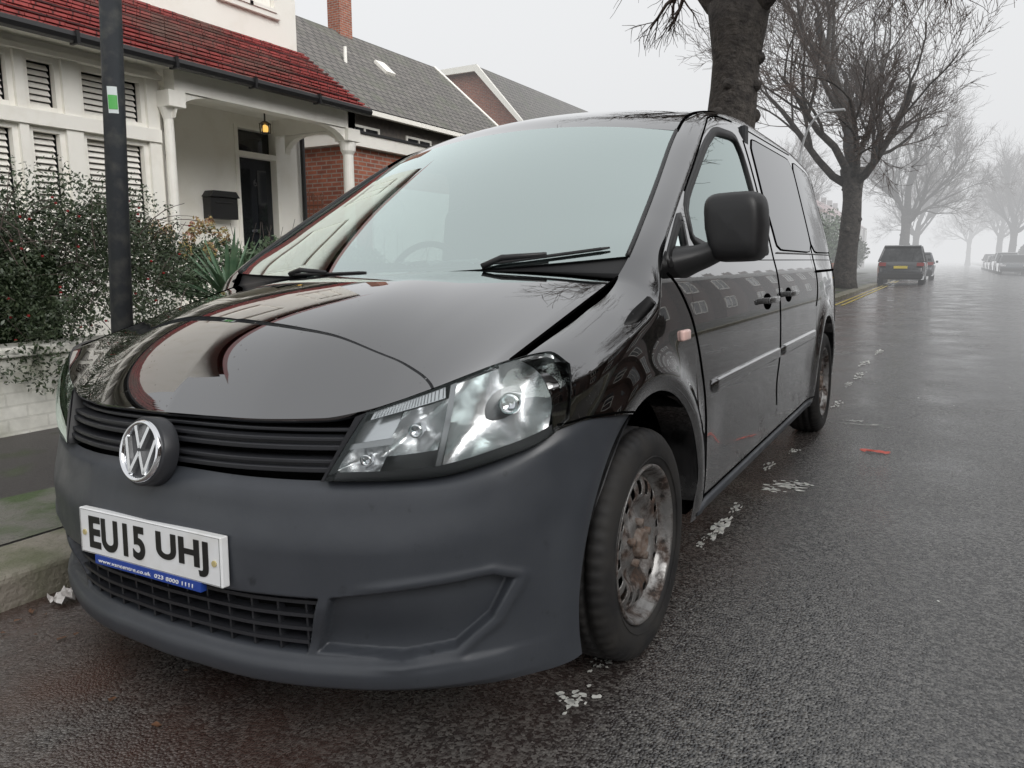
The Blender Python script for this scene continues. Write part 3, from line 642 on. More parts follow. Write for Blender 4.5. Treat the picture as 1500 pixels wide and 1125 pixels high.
for i,x in enumerate(np.linspace(-.80,.80,30)):
    k=(x/.8)**2
    for j,(y,z) in enumerate(((1.88,1.0),(1.98,1.02),(2.15,1.045),(2.30,1.06),(2.40,1.05),(2.45,1.0),(2.46,.85),(2.46,.66))): P[i,j]=(x,y+(.1*k if j<3 else 0),z)
mb.grid(P); mb.build('dashboard',dashm,van,True)
for x in(-.38,.38):
    rbox('seat_back',(x,3.12,1.02),(.50,.16,.66),seatm,.05,4,rot=(math.radians(-12),0,0),mirror=False); rbox('headrest',(x,3.24,1.43),(.27,.10,.17),seatm,.04,4,mirror=False); rbox('seat_base',(x,2.85,.74),(.5,.5,.16),seatm,.05,4,mirror=False)
mb=MB(); mb.tube([(-.38+.185*math.cos(a),2.60+.05*math.sin(a),1.01+.155*math.sin(a)) for a in np.linspace(0,2*math.pi,33)],.014,8,False); mb.tube([(-.56,2.6,1.01),(-.2,2.6,1.01)],.016,6); mb.tube([(-.38,2.6,1.01),(-.38,2.45,.95)],.03,8); mb.build('steering_wheel',blackpl,van,True)
crumple('dash_papers',(.1,2.12,1.062),(.32,.2,.02),paper,5,1).parent=van
c=side[-1]; P=np.zeros((9,len(c),3))
for i,t in enumerate(np.linspace(-1,1,9)): P[i]=c; P[i,:,0]=c[:,0]*t; P[i,:,1]=5.72+.03*(1-t*t)
mb=MB(); mb.grid(P); mb.build('rear_doors',paint,van,True)
P=np.array([[(u*.58,5.72+.03*(1-u*u)*t,(1.58+(1.64-1.58)*(1-u*u)*(t))) for t in(0,1)] for u in us]); mb=MB(); mb.grid(P); mb.build('rear_header',paint,van)
rbox('tail_light',(.72,5.71,.98),(.09,.07,.42),mat('tail_red',(.35,.01,.01),rough=.15),.02)
mb=MB(); mb.box(-.80,.80,5.62,5.80,.30,.52); bevel(mb.build('rear_bumper',plastic,van),.04,3)

# ---------------------------------------------------------------- other cars
def car(name,loc,rotz,col,suv=True):
    g=empty(name,loc,(0,0,rotz)); cm=mat(name+'_paint',col,rough=.25,coat=1)
    zt=1.68 if suv else 1.45; zb=1.02 if suv else .9
    prof=pchip([-2.3,-2.25,-2.0,-1.2,2.0,2.25,2.3],[.55,.75,zb-.12,zb,zb,zb-.05,.6])
    ys=np.linspace(-2.3,2.3,50); P=np.zeros((50,17,3))
    for i,y in enumerate(ys):
        hw=.93-.10*sstep(1.7,2.3,abs(y)); zt_=float(prof(y)); zl=.25
        for c in(-1.4,1.38):
            if abs(y-c)<.37: zl=.33+math.sqrt(.37**2-(y-c)**2)
        pts=[(hw*.97,zl),(hw,zl+(zt_-zl)*.5),(hw*.98,zt_-.08),(hw*.93,zt_-.02),(hw*.8,zt_)]
        full=pts+[(hw*.4,zt_+.01)]; full=full+[(0,zt_+.015)]; row=[(x,y,z) for x,z in full]+[(-x,y,z) for x,z in reversed(full[:-1])]
        row=row[:17]+[row[-1]]*(17-len(row)); P[i]=row[:17]
    mb=MB(); mb.grid(P); mb.quad(*[tuple(q) for q in P[0][:13]]); mb.quad(*[tuple(q) for q in P[-1][:13]]); mb.build('body',cm,g,True)
    yA,yB,yC,yD=-1.0,-.35,1.75,2.15
    gm=MB(); rm=MB()
    b=[(.86,yA,zb),(.86,yD,zb),(-.86,yD,zb),(-.86,yA,zb)]; t=[(.66,yB,zt),(.66,yC,zt),(-.66,yC,zt),(-.66,yB,zt)]
    for i in range(4): gm.quad(b[i],b[(i+1)%4],t[(i+1)%4],t[i])
    gm.build('windows',glassd,g)
    rm.prism([(yB-.05,zt-.04),(yB,zt),(yC-.1,zt+.03),(yC+.1,zt),(yC+.12,zt-.05)],-.70,.70)
    for s in(1,-1):
        for i in(0,1): rm.tube([(s*.865,(yA,yD)[i],zb-.02),(s*.665,(yB,yC)[i],zt)],.045,6)
        rm.tube([(s*.865,.4,zb-.02),(s*.67,.45,zt)],.035,6)
        rm.box(min(s*.93,s*1.05),max(s*.93,s*1.05),-.95,-.85,zb+.02,zb+.14)
    bevel(rm.build('roof',cm,g,True),.03)
    lm=MB()
    for s in(1,-1): lm.box(s*.72-.15,s*.72+.12,2.19,2.31,.82,.97)
    lm.build('tail_lights',mat('tl',(.30,.015,.01),rough=.2),g)
    pm=MB(); pm.box(-.26,.26,2.27,2.335,.72,.83); pm.build('rear_plate',mat('pl',(.75,.6,.06),rough=.4),g)
    hm=MB()
    for s in(1,-1): hm.box(s*.68-.17,s*.68+.17,-2.32,-2.2,.62,.76)
    hm.build('headlights',mat('hl',(.7,.7,.72),rough=.2),g)
    bm=MB(); bm.box(-.86,.86,2.2,2.36,.28,.55); bm.box(-.86,.86,-2.36,-2.2,.28,.5); bevel(bm.build('bumpers',blackpl,g),.05)
    wm=MB()
    for s in(1,-1):
        for c in(-1.4,1.38):
            wm.lathe([(.0,.0),(0,.2),(.01,.22),(.01,.31),(-.02,.335),(-.2,.335),(-.22,.3),(-.22,0)],28,Matrix.Translation((s*.90,c,.335))@Matrix.Scale(s,4,V((1,0,0))))
    wm.build('wheels',rubber,g,True); ib=MB(); ib.box(-.7,.7,-2,2,.25,.8); ib.build('floorpan',dark,g)
    return g
car('parked_suv',(-1.72,38.5,-.04),math.pi,(.010,.012,.016))
car('parked_car',(-1.5,47,-.04),math.pi,(.03,.035,.05),False)
for (x,y,c,sv) in((4.15,67,(.06,.07,.08),False),(4.15,74,(.35,.36,.37),True),(4.15,81,(.02,.02,.03),False),(4.15,88,(.3,.3,.3),False),(4.15,96,(.05,.05,.06),True)):
    car('parked_car',(x,y,-.05),0,c,sv)

# ---------------------------------------------------------------- posts
A=V((-2.93,1.88,.69)); Bq=V((-2.90,1.93,2.06)); dd=(Bq-A)/(Bq.z-A.z)
pg=empty('lamp_post'); mb=MB(); base=A+dd*(.03-A.z); mb.tube([base,base+dd*.3],[.055,.055],20); mb.tube([base+dd*.3,base+dd*5.2],[.042,.037],20); mb.build('post',postm,pg,True)
Q=A+dd*(1.665-A.z)
def stick(name,r,z0,z1,a0_,a1_,m):
    mb=MB(); n=9; P=np.zeros((n,2,3))
    for i,a in enumerate(np.linspace(a0_,a1_,n)):
        P[i,0]=Q+V((r*math.cos(a),r*math.sin(a),z0)); P[i,1]=Q+V((r*math.cos(a),r*math.sin(a),z1))
    mb.grid(P); mb.build(name,m,pg,True)
stick('permit_sticker',.0428,-.05,.05,-1.1,-.25,mat('sticker_white',(.65,.7,.7),rough=.4)); stick('sticker_green',.0442,-.035,.018,-1.05,-.3,mat('sticker_green',(.10,.42,.10),rough=.4))
galv=mat('galvanised',(.40,.41,.42),rough=.5)
sg_=empty('street_lamp'); mb=MB(); pth=[(-3.0,18,.0),(-3.0,18,3.2)]+[(-3.0+.5*(1-math.cos(a)),18,3.2+1.0*math.sin(a)) for a in np.linspace(0,math.pi/2,8)]
mb.tube(pth,[.05,.035]+[.025]*8,10); mb.build('column',galv,sg_,True)
mb=MB(); mb.box(-2.52,-2.15,17.93,18.07,4.16,4.22); bevel(mb.build('lantern',galv,sg_),.02)

# ---------------------------------------------------------------- house 1
H=empty('white_house'); W=MB(); F=MB(); G=MB(); SL=MB()
BX=-7.3
units=[(.3,.95),(1.05,1.7),(1.8,2.42),(2.52,3.12),(3.22,3.88),(3.96,4.30),(4.46,5.16)]
W.box(BX-.25,BX,-.5,5.29,.1,1.0); W.box(BX-.25,BX+.0,-.5,5.29,2.93,3.0)
F.box(BX-.2,BX+.04,-.5,5.29,2.26,2.39); F.box(BX-.02,BX+.07,-.5,5.32,2.885,2.93); F.box(BX-.1,BX+.06,-.5,5.31,1.0,1.05)
e=-.5
for a,c in units+[(5.29,5.29)]:
    F.box(BX-.2,BX+.02,e,a,1.05,2.26); F.box(BX-.2,BX+.02,e,a,2.39,2.885); e=c
def win_x(x,y0,y1,z0,z1,slats=True,M=None):
    G.box(x-.13,x-.12,y0,y1,z0,z1,M); t=.05
    for q in((y0,y0+t,z0,z1),(y1-t,y1,z0,z1),(y0+t,y1-t,z0,z0+t),(y0+t,y1-t,z1-t,z1)): F.box(x-.09,x-.02,*q,M)
    if slats:
        z=z0+t+.02
        while z<z1-t-.02:
            Mq=(M if M is not None else Matrix())@Matrix.Translation((x-.095,0,z))@Matrix.Rotation(math.radians(52),4,'Y'); SL.box(-.028,.028,y0+t+.02,y1-t-.02,-.004,.004,Mq); z+=.056
for a,c in units:
    win_x(BX,a,c,1.05,2.26); win_x(BX,a,c,2.39,2.885)
    F.box(BX-.09,BX-.03,(a+c)/2-.012,(a+c)/2+.012,1.05,2.26) if c-a>.6 else None
ang=math.atan2(.6,.61); L=math.hypot(.6,.61); M=Matrix.Translation((BX,5.29,0))@Matrix.Rotation(ang,4,'Z')
W.box(-.2,0,0,L,.1,1.0,M); F.box(-.2,.02,0,L,2.26,2.39,M); W.box(-.2,0,0,L,2.885,3.0,M)
for q in((0,.14),(L-.25,L)): F.box(-.2,.015,q[0],q[1],1.0,2.9,M)
for z0,z1 in((1.05,2.26),(2.39,2.885)): win_x(0,.14,L-.25,z0,z1,True,M)
RX=-8.5
W.box(RX-.3,RX,5.5,7.28,.1,3.95); W.box(RX-.3,RX,8.06,8.52,.1,3.95); W.box(RX-.3,RX,7.28,8.06,2.86,3.95); W.box(RX+.0,-7.75,5.55,5.8,.1,3.0)
W.box(-14,RX-.3,-.5,8.52,.1,6.4); W.box(RX-.3,RX,-.5,8.52,3.95,6.4)
D=MB(); D.box(RX-.16,RX-.10,7.34,8.0,.3,2.45)
for y0 in(7.40,7.72):
    D.box(RX-.10,RX-.085,y0,y0+.22,.45,1.05)
bevel(D.build('front_door',doorm,H),.004)
G.box(RX-.10,RX-.092,7.44,7.61,1.2,2.3); G.box(RX-.10,RX-.092,7.73,7.90,1.2,2.3); G.box(RX-.14,RX-.12,7.34,8.0,2.52,2.84)
for q in((7.28,7.34,.3,2.86),(8.0,8.06,.3,2.86),(7.34,8.0,2.45,2.52),(7.34,8.0,2.82,2.86)): F.box(RX-.18,RX+.02,*q)
K=MB(); K.tube([(RX-.09,7.67,1.45),(RX-.04,7.67,1.45)],.03,10); K.box(RX-.09,RX-.07,7.60,7.74,1.15,1.2); K.tube([(RX-.09,7.40,1.4),(RX-.06,7.40,1.4)],.025,8); K.build('door_fittings',chrome,H)
text('house_number','6',.06,.10,0,0,0,chrome,H)
hn=bpy.data.objects['house_number']; hn.rotation_euler=(0,0,math.pi/2); hn.location=(RX-.07,7.67,2.12)
mbx=MB(); mbx.box(RX,RX+.15,6.72,7.16,1.58,1.86); mbx.prism([(6.70,1.86),(7.18,1.86),(7.12,1.94),(6.76,1.94)],RX,RX+.18); mbx.box(RX+.15,RX+.16,6.80,7.08,1.78,1.80); bevel(mbx.build('letter_box',blackpl,H),.008)
W.box(RX,-7.15,5.3,8.6,.1,.32)
F.box(-7.25,-7.09,5.35,8.12,2.78,3.0); F.box(-8.5,-7.09,7.98,8.12,2.78,3.0); F.box(-8.5,-6.98,-.5,8.14,3.0,3.03)
def bracket(y0,sgn,r=.42,rz=.30,x0=-7.23,x1=-7.11):
    for k in range(10):
        a0_=math.pi/2*k/10; a1_=math.pi/2*(k+1)/10
        p=[(y0+sgn*(r-r*math.cos(a0_)),2.775),(y0+sgn*(r-r*math.cos(a1_)),2.775),(y0+sgn*(r-r*math.cos(a1_)),2.775-rz+rz*math.sin(a1_)),(y0+sgn*(r-r*math.cos(a0_)),2.775-rz+rz*math.sin(a0_))]
        F.prism(p,x0,x1)
bracket(5.36,1,.5,.26); bracket(7.98,-1,.5,.26)
for k in range(10):
    a0_=math.pi*k/10; a1_=math.pi*(k+1)/10; r=.52; cxx=-7.78
    F.prism([(cxx-r*math.cos(a0_),2.775),(cxx-r*math.cos(a1_),2.775),(cxx-r*math.cos(a1_),2.53+.24*math.sin(a1_)),(cxx-r*math.cos(a0_),2.53+.24*math.sin(a0_))],8.0,8.1,axis=1)
F.tube([(-7.17,8.05,.32),(-7.17,8.05,.5),(-7.17,8.05,.55),(-7.17,8.05,2.45),(-7.17,8.05,2.5),(-7.17,8.05,2.62)],[.11,.11,.08,.07,.10,.11],16); F.box(-7.29,-7.05,7.93,8.17,2.62,2.78)
F.tube([(-7.22,5.35,1.0),(-7.22,5.35,2.5),(-7.22,5.35,2.62)],[.05,.05,.09],12); F.box(-7.32,-7.08,5.27,5.47,2.62,2.78)
LN=MB(); LN.tube([(-7.75,7.15,2.78),(-7.75,7.15,2.98)],.01,6); LN.tube([(-7.75,7.15,2.80),(-7.75,7.15,2.77)],[.03,.08],8); LN.tube([(-7.75,7.15,2.66),(-7.75,7.15,2.64)],[.06,.03],8)
for k in range(6): LN.tube([(-7.75+.068*math.cos(k),7.15+.068*math.sin(k),2.77),(-7.75+.06*math.cos(k),7.15+.06*math.sin(k),2.65)],.005,4)
LN.build('porch_lantern_frame',gutter,H)
LB=MB(); LB.lathe([(-.05,.01),(-.03,.035),(.02,.045),(.05,.02)],14,Matrix.Translation((-7.75,7.15,2.71))@Matrix.Rotation(math.pi/2,4,'Y')); LB.build('porch_lantern_bulb',mat('bulb',(.8,.5,.1),rough=.3,emit=((1,.6,.15),1.0)),H,True)
R=MB(); R.quad((-6.92,-.8,3.03),(-6.92,8.2,3.03),(-8.5,8.56,4.05),(-8.5,-.8,4.05)); R.quad((-6.92,8.2,3.03),(-8.5,8.2,3.03),(-8.5,8.56,4.05)); 
n=14; r_=random.Random(2)
for k in range(n):
    t0=k/n; x0=-6.90+(-8.5+6.90)*t0; z0=3.045+1.02*t0; y1=8.2+.36*t0; y=-.8+(k%2)*.085
    while y<y1+.02:
        R.box(x0-.13,x0+r_.uniform(-.006,.006),y,min(y+.163,y1+.02),z0-.006,z0+.016+r_.uniform(-.004,.006),None); y+=.17
R.build('porch_roof',redtile,H)
R=MB(); R.quad((-8.2,-1,6.3),(-8.2,8.8,6.3),(-11.3,8.8,9),(-11.3,-1,9)); R.quad((-11.3,-1,9),(-11.3,8.8,9),(-14.4,8.8,6.3),(-14.4,-1,6.3)); R.build('main_roof',redtile,H)
W.prism([(-14,6.4),(-8.5,6.4),(-11.3,8.9)],8.40,8.52,axis=1)
gb=MB(); gb.tube([(-6.90,-.8,3.0),(-6.90,8.2,3.0)],.055,8); gb.tube([(-8.42,8.46,3.9),(-8.42,8.46,.1)],.035,8)
for y in np.arange(.2,8,1.0): gb.box(-6.95,-6.83,y,y+.03,2.94,3.05)
gb.build('gutters',gutter,H)
win_x(RX+.1,7.2,8.1,4.45,5.6,False); F.box(RX,RX+.06,7.12,8.18,4.38,4.46); F.box(RX+.02,RX+.08,7.62,7.68,4.45,5.6)
win_x(RX+.1,4.2,6.0,4.45,5.6,False)
bevel(F.build('frames',whitew,H),.004); W.build('walls',white,H); G.build('window_panes',glassd,H); SL.build('shutters',slatm,H)
gt=MB()
for x in np.arange(-9.4,-8.55,.09): gt.tube([(x,9.0,.4),(x,9.0,2.0+.12*math.sin((x+9.4)/.85*math.pi))],.012,5)
for z in(.5,1.2,1.9): gt.tube([(-9.45,9.0,z),(-8.55,9.0,z)],.014,5)
for x in np.arange(-9.35,-8.6,.18): gt.tube([(x+.045+.04*math.cos(a),9.0,2.02+.05*math.sin(a)) for a in np.linspace(0,6.28,10)],.008,4)
gt.build('garden_gate',iron)
Ga=empty('brick_garage'); mb=MB(); mb.box(-13.6,-8.6,9.6,13.2,.1,2.88); mb.build('walls',brick,Ga); mb=MB(); mb.box(-13.7,-8.48,9.48,13.3,2.88,3.08); mb.build('fascia',whitew,Ga); mb=MB(); mb.box(-13.7,-8.45,9.45,13.3,3.083,3.12); mb.build('felt_roof',gutter,Ga)
mb=MB(); mb.box(-8.6,-8.56,10.2,12.6,.2,2.3); mb.build('garage_door',whitew,Ga)
def windows(FW,GW,x,ylist,zlist,w,h,proud=.04):
    for y in ylist:
        for z in zlist:
            GW.box(x-.02,x+.01,y,y+w,z,z+h)
            for q in((y-.06,y,z-.06,z+h+.06),(y+w,y+w+.06,z-.06,z+h+.06),(y,y+w,z-.06,z),(y,y+w,z+h,z+h+.06),(y+w/2-.025,y+w/2+.025,z,z+h)): FW.box(x-.02,x+proud,*q)
h2=empty('grey_roof_house'); mb=MB(); mb.box(-20.2,-13.8,11.5,23.6,0,5.0); mb.prism([(-20.2,5.0),(-13.8,5.0),(-17,7.85)],23.4,23.6,axis=1); mb.build('walls',mat('dark_tile_hanging',(.09,.08,.075),(.13,.115,.10),scale=8,rough=.8),h2)
mb=MB(); mb.quad((-13.35,11,4.92),(-13.35,23.9,4.92),(-17,23.9,8.05),(-17,11,8.05)); mb.quad((-17,11,8.05),(-17,23.9,8.05),(-20.65,23.9,4.92),(-20.65,11,4.92)); mb.build('roof',greytile,h2)
FW=MB(); GW=MB(); windows(FW,GW,-13.8,[13.2,15.6,18.0,20.6],[3.55],1.1,.95); windows(FW,GW,-13.8,[13.2,18.0,20.6],[1.0],1.3,1.2); FW.box(-13.5,-13.36,11,23.9,4.78,4.90)
FW.tube([(-17,23.92,8.02),(-13.35,23.92,4.9)],.08,4); FW.tube([(-15.3,17.2,6.52),(-15.3,17.2,7.0)],.05,8)
FW.build('frames',whitew,h2); GW.build('window_panes',glassd,h2)
mb=MB(); mb.box(-17.3,-16.8,18.7,19.25,7.5,10.2); mb.box(-17.35,-16.75,18.65,19.3,9.9,10.0); mb.build('chimney',brick,h2)
mb=MB(); Mq=Matrix.Translation((-15.6,19.3,6.87))@Matrix.Rotation(math.atan2(3.13,3.65),4,'Y'); mb.box(-.3,.3,-.22,.22,-.02,.07,Mq); mb.build('roof_window',whitew,h2)
h3=empty('brick_gable_house'); mb=MB(); mb.prism([(-25,0),(-17.6,0),(-17.6,7.2),(-20.1,9.95),(-23,9.95),(-25,8)],32,46,axis=1); mb.build('walls',brick,h3)
mb=MB(); mb.quad((-17.2,31.7,6.9),(-17.2,47,6.9),(-20.1,47,10.1),(-20.1,31.7,10.1)); mb.quad((-20.1,31.7,10.1),(-20.1,47,10.1),(-23,47,10.1),(-23,31.7,10.1)); mb.build('roof',greytile,h3)
mb=MB(); mb.prism([(-17.2,6.75),(-17.2,7.0),(-20.05,10.15),(-23.2,10.12),(-23.2,9.85),(-20.15,9.85)],31.6,31.75,axis=1); mb.build('bargeboard',whitew,h3)
def terrace(name,xf,depth,y0,y1,bm,face=1,h=5.6,seed=0):
    g=empty(name); x1=xf-face*depth; lo,hi=min(xf,x1),max(xf,x1); xm=(lo+hi)/2
    mb=MB(); mb.box(lo,hi,y0,y1,-.1,h)
    for y in(y0,y1-.2): mb.prism([(lo,h),(hi,h),(xm,h+2.7)],y,y+.2,axis=1)
    FW=MB(); GW=MB(); y=y0
    while y<y1-5:
        mb.box(min(xf,xf+face*.7),max(xf,xf+face*.7),y+.6,y+3.0,-.1,h-.2) ; mb.box(xm-.3,xm+.3,y+5.2,y+6.0,h+2,h+3.6)
        for z in(1.0,3.6):
            xx=xf+face*.7
            GW.box(min(xx,xx+face*.02),max(xx,xx+face*.02),y+.8,y+2.8,z,z+1.4)
            for q in((y+.7,y+.8),(y+2.8,y+2.9),(y+1.75,y+1.85)): FW.box(min(xx,xx+face*.06),max(xx,xx+face*.06),q[0],q[1],z-.1,z+1.5)
            for q in((z-.1,z),(z+1.4,z+1.5)): FW.box(min(xx,xx+face*.06),max(xx,xx+face*.06),y+.7,y+2.9,q[0],q[1])
        GW.box(min(xf,xf+face*.02),max(xf,xf+face*.02),y+4.0,y+5.0,3.6,4.9); GW.box(min(xf,xf+face*.02),max(xf,xf+face*.02),y+4.0,y+4.9,.2,2.3)
        y+=6
    mb.build('walls',bm,g); FW.build('frames',whitew,g); GW.build('window_panes',glassd,g)
    R=MB(); e=.45; R.quad((hi+e,y0-.2,h-.15),(hi+e,y1+.2,h-.15),(xm,y1+.2,h+2.9),(xm,y0-.2,h+2.9)); R.quad((xm,y0-.2,h+2.9),(xm,y1+.2,h+2.9),(lo-e,y1+.2,h-.15),(lo-e,y0-.2,h-.15)); R.build('roof',greytile if seed%2 else redtile,g)
terrace('terraced_houses',-10.5,8,52,76,brick,1,seed=1); terrace('terraced_houses',-11,8,80,122,brick2,1,seed=2)
terrace('terraced_houses',11,8,-26,10,brick2,-1,seed=3); terrace('terraced_houses',11,8,12,50,brick2,-1,seed=5); terrace('terraced_houses',11.5,8,52,120,brick2,-1,seed=7)
gw=empty('garden_wall'); mb=MB(); mb.box(-4.78,-4.56,-6,6.2,0,.50); mb.build('painted_brickwork',wallpaint,gw); mb=MB(); mb.box(-4.81,-4.53,-6,6.2,.503,.56); bevel(mb.build('coping',wallpaint,gw),.01)
gw=empty('garden_wall'); mb=MB(); mb.box(-4.78,-4.56,9.5,22,0,.8); mb.box(-4.78,-4.56,24,48,0,.9); mb.box(-4.85,-4.5,23.5,24,0,1.3); mb.build('brickwork',brick,gw)

# ---------------------------------------------------------------- foliage
def leafmass(name,blobs,n,size,m,parent=None,seed=0):
    r=np.random.default_rng(seed); bl=np.array(blobs); wts=(bl[:,3]*bl[:,4]*bl[:,5])**.75; idx=r.choice(len(bl),n,p=wts/wts.sum())
    d=r.normal(size=(n,3)); d/=np.linalg.norm(d,axis=1)[:,None]; rad=r.uniform(.35,1.06,n)**.5
    c=bl[idx,:3]+d*rad[:,None]*bl[idx,3:6]
    a=r.normal(size=(n,3)); a/=np.linalg.norm(a,axis=1)[:,None]; q=np.cross(a,r.normal(size=(n,3))); q/=np.linalg.norm(q,axis=1)[:,None]
    s=size*r.uniform(.5,1.3,n)[:,None]; v=np.empty((n,4,3)); v[:,0]=c-a*s; v[:,1]=c+q*s*.45; v[:,2]=c+a*s; v[:,3]=c-q*s*.45
    me=bpy.data.meshes.new(name); me.vertices.add(n*4); me.vertices.foreach_set('co',v.reshape(-1)); me.loops.add(n*4); me.loops.foreach_set('vertex_index',np.arange(n*4)); me.polygons.add(n); me.polygons.foreach_set('loop_start',np.arange(0,n*4,4)); me.polygons.foreach_set('loop_total',np.full(n,4)); me.update(calc_edges=True); me.validate()
    me.materials.append(m); o=bpy.data.objects.new(name,me); sc.collection.objects.link(o)
    if parent: o.parent=parent
    return o
r=random.Random(5)
hd=empty('hedge'); blobs=[]
def htop(y): return 1.50+.10*math.sin(y*2.3)+.07*math.sin(y*5)-.45*max(0,y-2.9)
for i in range(105):
    y=r.uniform(-.5,3.52); z=r.uniform(.72,htop(y)-.12); blobs.append((r.uniform(-5.4,-4.75),y,z,r.uniform(.16,.32),r.uniform(.16,.34),r.uniform(.14,.28)))
for i in range(14): blobs.append((r.uniform(-4.64,-4.48),r.uniform(.6,3.4),r.uniform(.54,.85),r.uniform(.08,.13),r.uniform(.12,.24),r.uniform(.07,.14)))
for i in range(26): blobs.append((r.uniform(-4.80,-4.62),i*.135+r.uniform(-.05,.05),r.uniform(.60,.95),.14,.16,.17))
for i in range(16): blobs.append((r.uniform(-4.54,-4.46),r.uniform(1.8,3.4),r.uniform(.34,.60),r.uniform(.04,.07),r.uniform(.08,.20),r.uniform(.07,.15)))
leafmass('leaves',blobs,104000,.015,leafm,hd,1)
spr=MB()
for i in range(230):
    y=r.uniform(.3,3.6); p=V((r.uniform(-5.3,-4.6),y,r.uniform(.7,1.35))); d=V((r.uniform(-.2,.8),r.uniform(-.4,.5),r.uniform(-.3,.9))).normalized(); pts=[p]
    for k in range(5): d=(d+V((.06,0,-.16))).normalized(); pts.append(pts[-1]+d*.075)
    spr.tube(pts,[.004,.0035,.003,.0025,.002,.0015],4)
spr.build('stems',twigm,hd)
leafmass('outer_sprigs',[(r.uniform(-5.3,-4.45),(yy:=r.uniform(.2,3.7)),r.uniform(.6,htop(yy)+.16),.10,.13,.12) for _ in range(150)],13000,.014,leafm,hd,7)
mb=MB()
for i in range(110):
    c=V((r.uniform(-4.66,-4.42),r.uniform(.5,3.4),r.uniform(.55,1.45))); s=.0065
    mb.box(c.x-s,c.x+s,c.y-s,c.y+s,c.z-s,c.z+s)
bevel(mb.build('berries',berry,hd),.003)
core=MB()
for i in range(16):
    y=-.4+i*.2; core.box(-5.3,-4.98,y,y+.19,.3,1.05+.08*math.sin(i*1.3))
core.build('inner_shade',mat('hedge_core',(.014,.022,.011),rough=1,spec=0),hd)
def blades(name,loc,n,L,w,m,seed,up=.5):
    r=random.Random(seed); mb=MB()
    for i in range(n):
        a=r.uniform(0,6.283); el=r.uniform(.15,1.4); d=V((math.cos(a)*math.cos(el),math.sin(a)*math.cos(el),math.sin(el))); sd=V((-math.sin(a),math.cos(a),0)); l=L*r.uniform(.75,1.15); P=np.zeros((7,3,3)); p=V(loc)
        for k in range(7):
            t=k/6; ww=w*(.55+.9*t-1.45*t**2.2)*.5+.001; nn=d.cross(sd)
            P[k,0]=p-sd*ww+nn*ww*.35; P[k,1]=p; P[k,2]=p+sd*ww+nn*ww*.35; p=p+d*l/6; d=(d+V((0,0,-.05))).normalized()
        mb.grid(P)
    return mb.build(name,m)
blades('yucca_plant',(-5.35,4.45,.66),64,.62,.060,yuccam,3); blades('yucca_plant',(-5.6,5.05,.60),46,.55,.055,yuccam,4)
sh=empty('euphorbia_shrub'); leafmass('leaves',[(-6.0,4.9,.85,.35,.4,.40),(-5.9,5.3,.75,.4,.4,.38),(-6.2,4.6,.95,.25,.25,.25)],7000,.03,leafb,sh,3)
leafmass('flower_heads',[(-6.0+random.uniform(-.25,.25),4.7+random.uniform(-.4,.3),1.25+random.uniform(-.13,.13),.06,.06,.09) for _ in range(9)],1500,.018,flower,sh,4)
sh=empty('garden_shrub'); leafmass('leaves',[(-6.2,5.9,.8,.5,.6,.5),(-5.9,6.6,.75,.45,.5,.45),(-6.4,7.2,.75,.5,.5,.5),(-7,8.2,.7,.4,.5,.5)],13000,.03,leafb,sh,5)
st=MB()
for i in range(40):
    p=V((r.uniform(-6.8,-5.8),r.uniform(5.6,8.2),.6)); d=V((r.uniform(-.3,.3),r.uniform(-.3,.3),1)).normalized(); st.tube([p,p+d*.4,p+d*.9+V((.05,.04,-.03))],[.006,.004,.002],4)
st.build('dry_stems',twigm,sh)
for k,(x,y,z,a,b_,c_) in enumerate(((-5.6,12,1.2,.8,1.6,1.1),(-5.8,17,1.3,.9,2.2,1.2),(-5.8,27,1.3,1.1,3,1.3),(-6,36,1.8,1.2,3,1.9),(-6,46,2.2,1.6,4,2.6),(-6,60,1.6,1.3,6,1.6),(7.5,75,1.2,1,8,1.2),(7.5,100,1.6,1.3,10,1.8))):
    bl=[(x+random.uniform(-.5,.5)*a,y+random.uniform(-.8,.8)*b_,z+random.uniform(-.5,.4)*c_,a*.6,b_*.35,c_*.5) for _ in range(9)]
    leafmass('garden_bush',bl,5200,.06+.0009*y,leafm if k%2 else leafb,None,30+k)

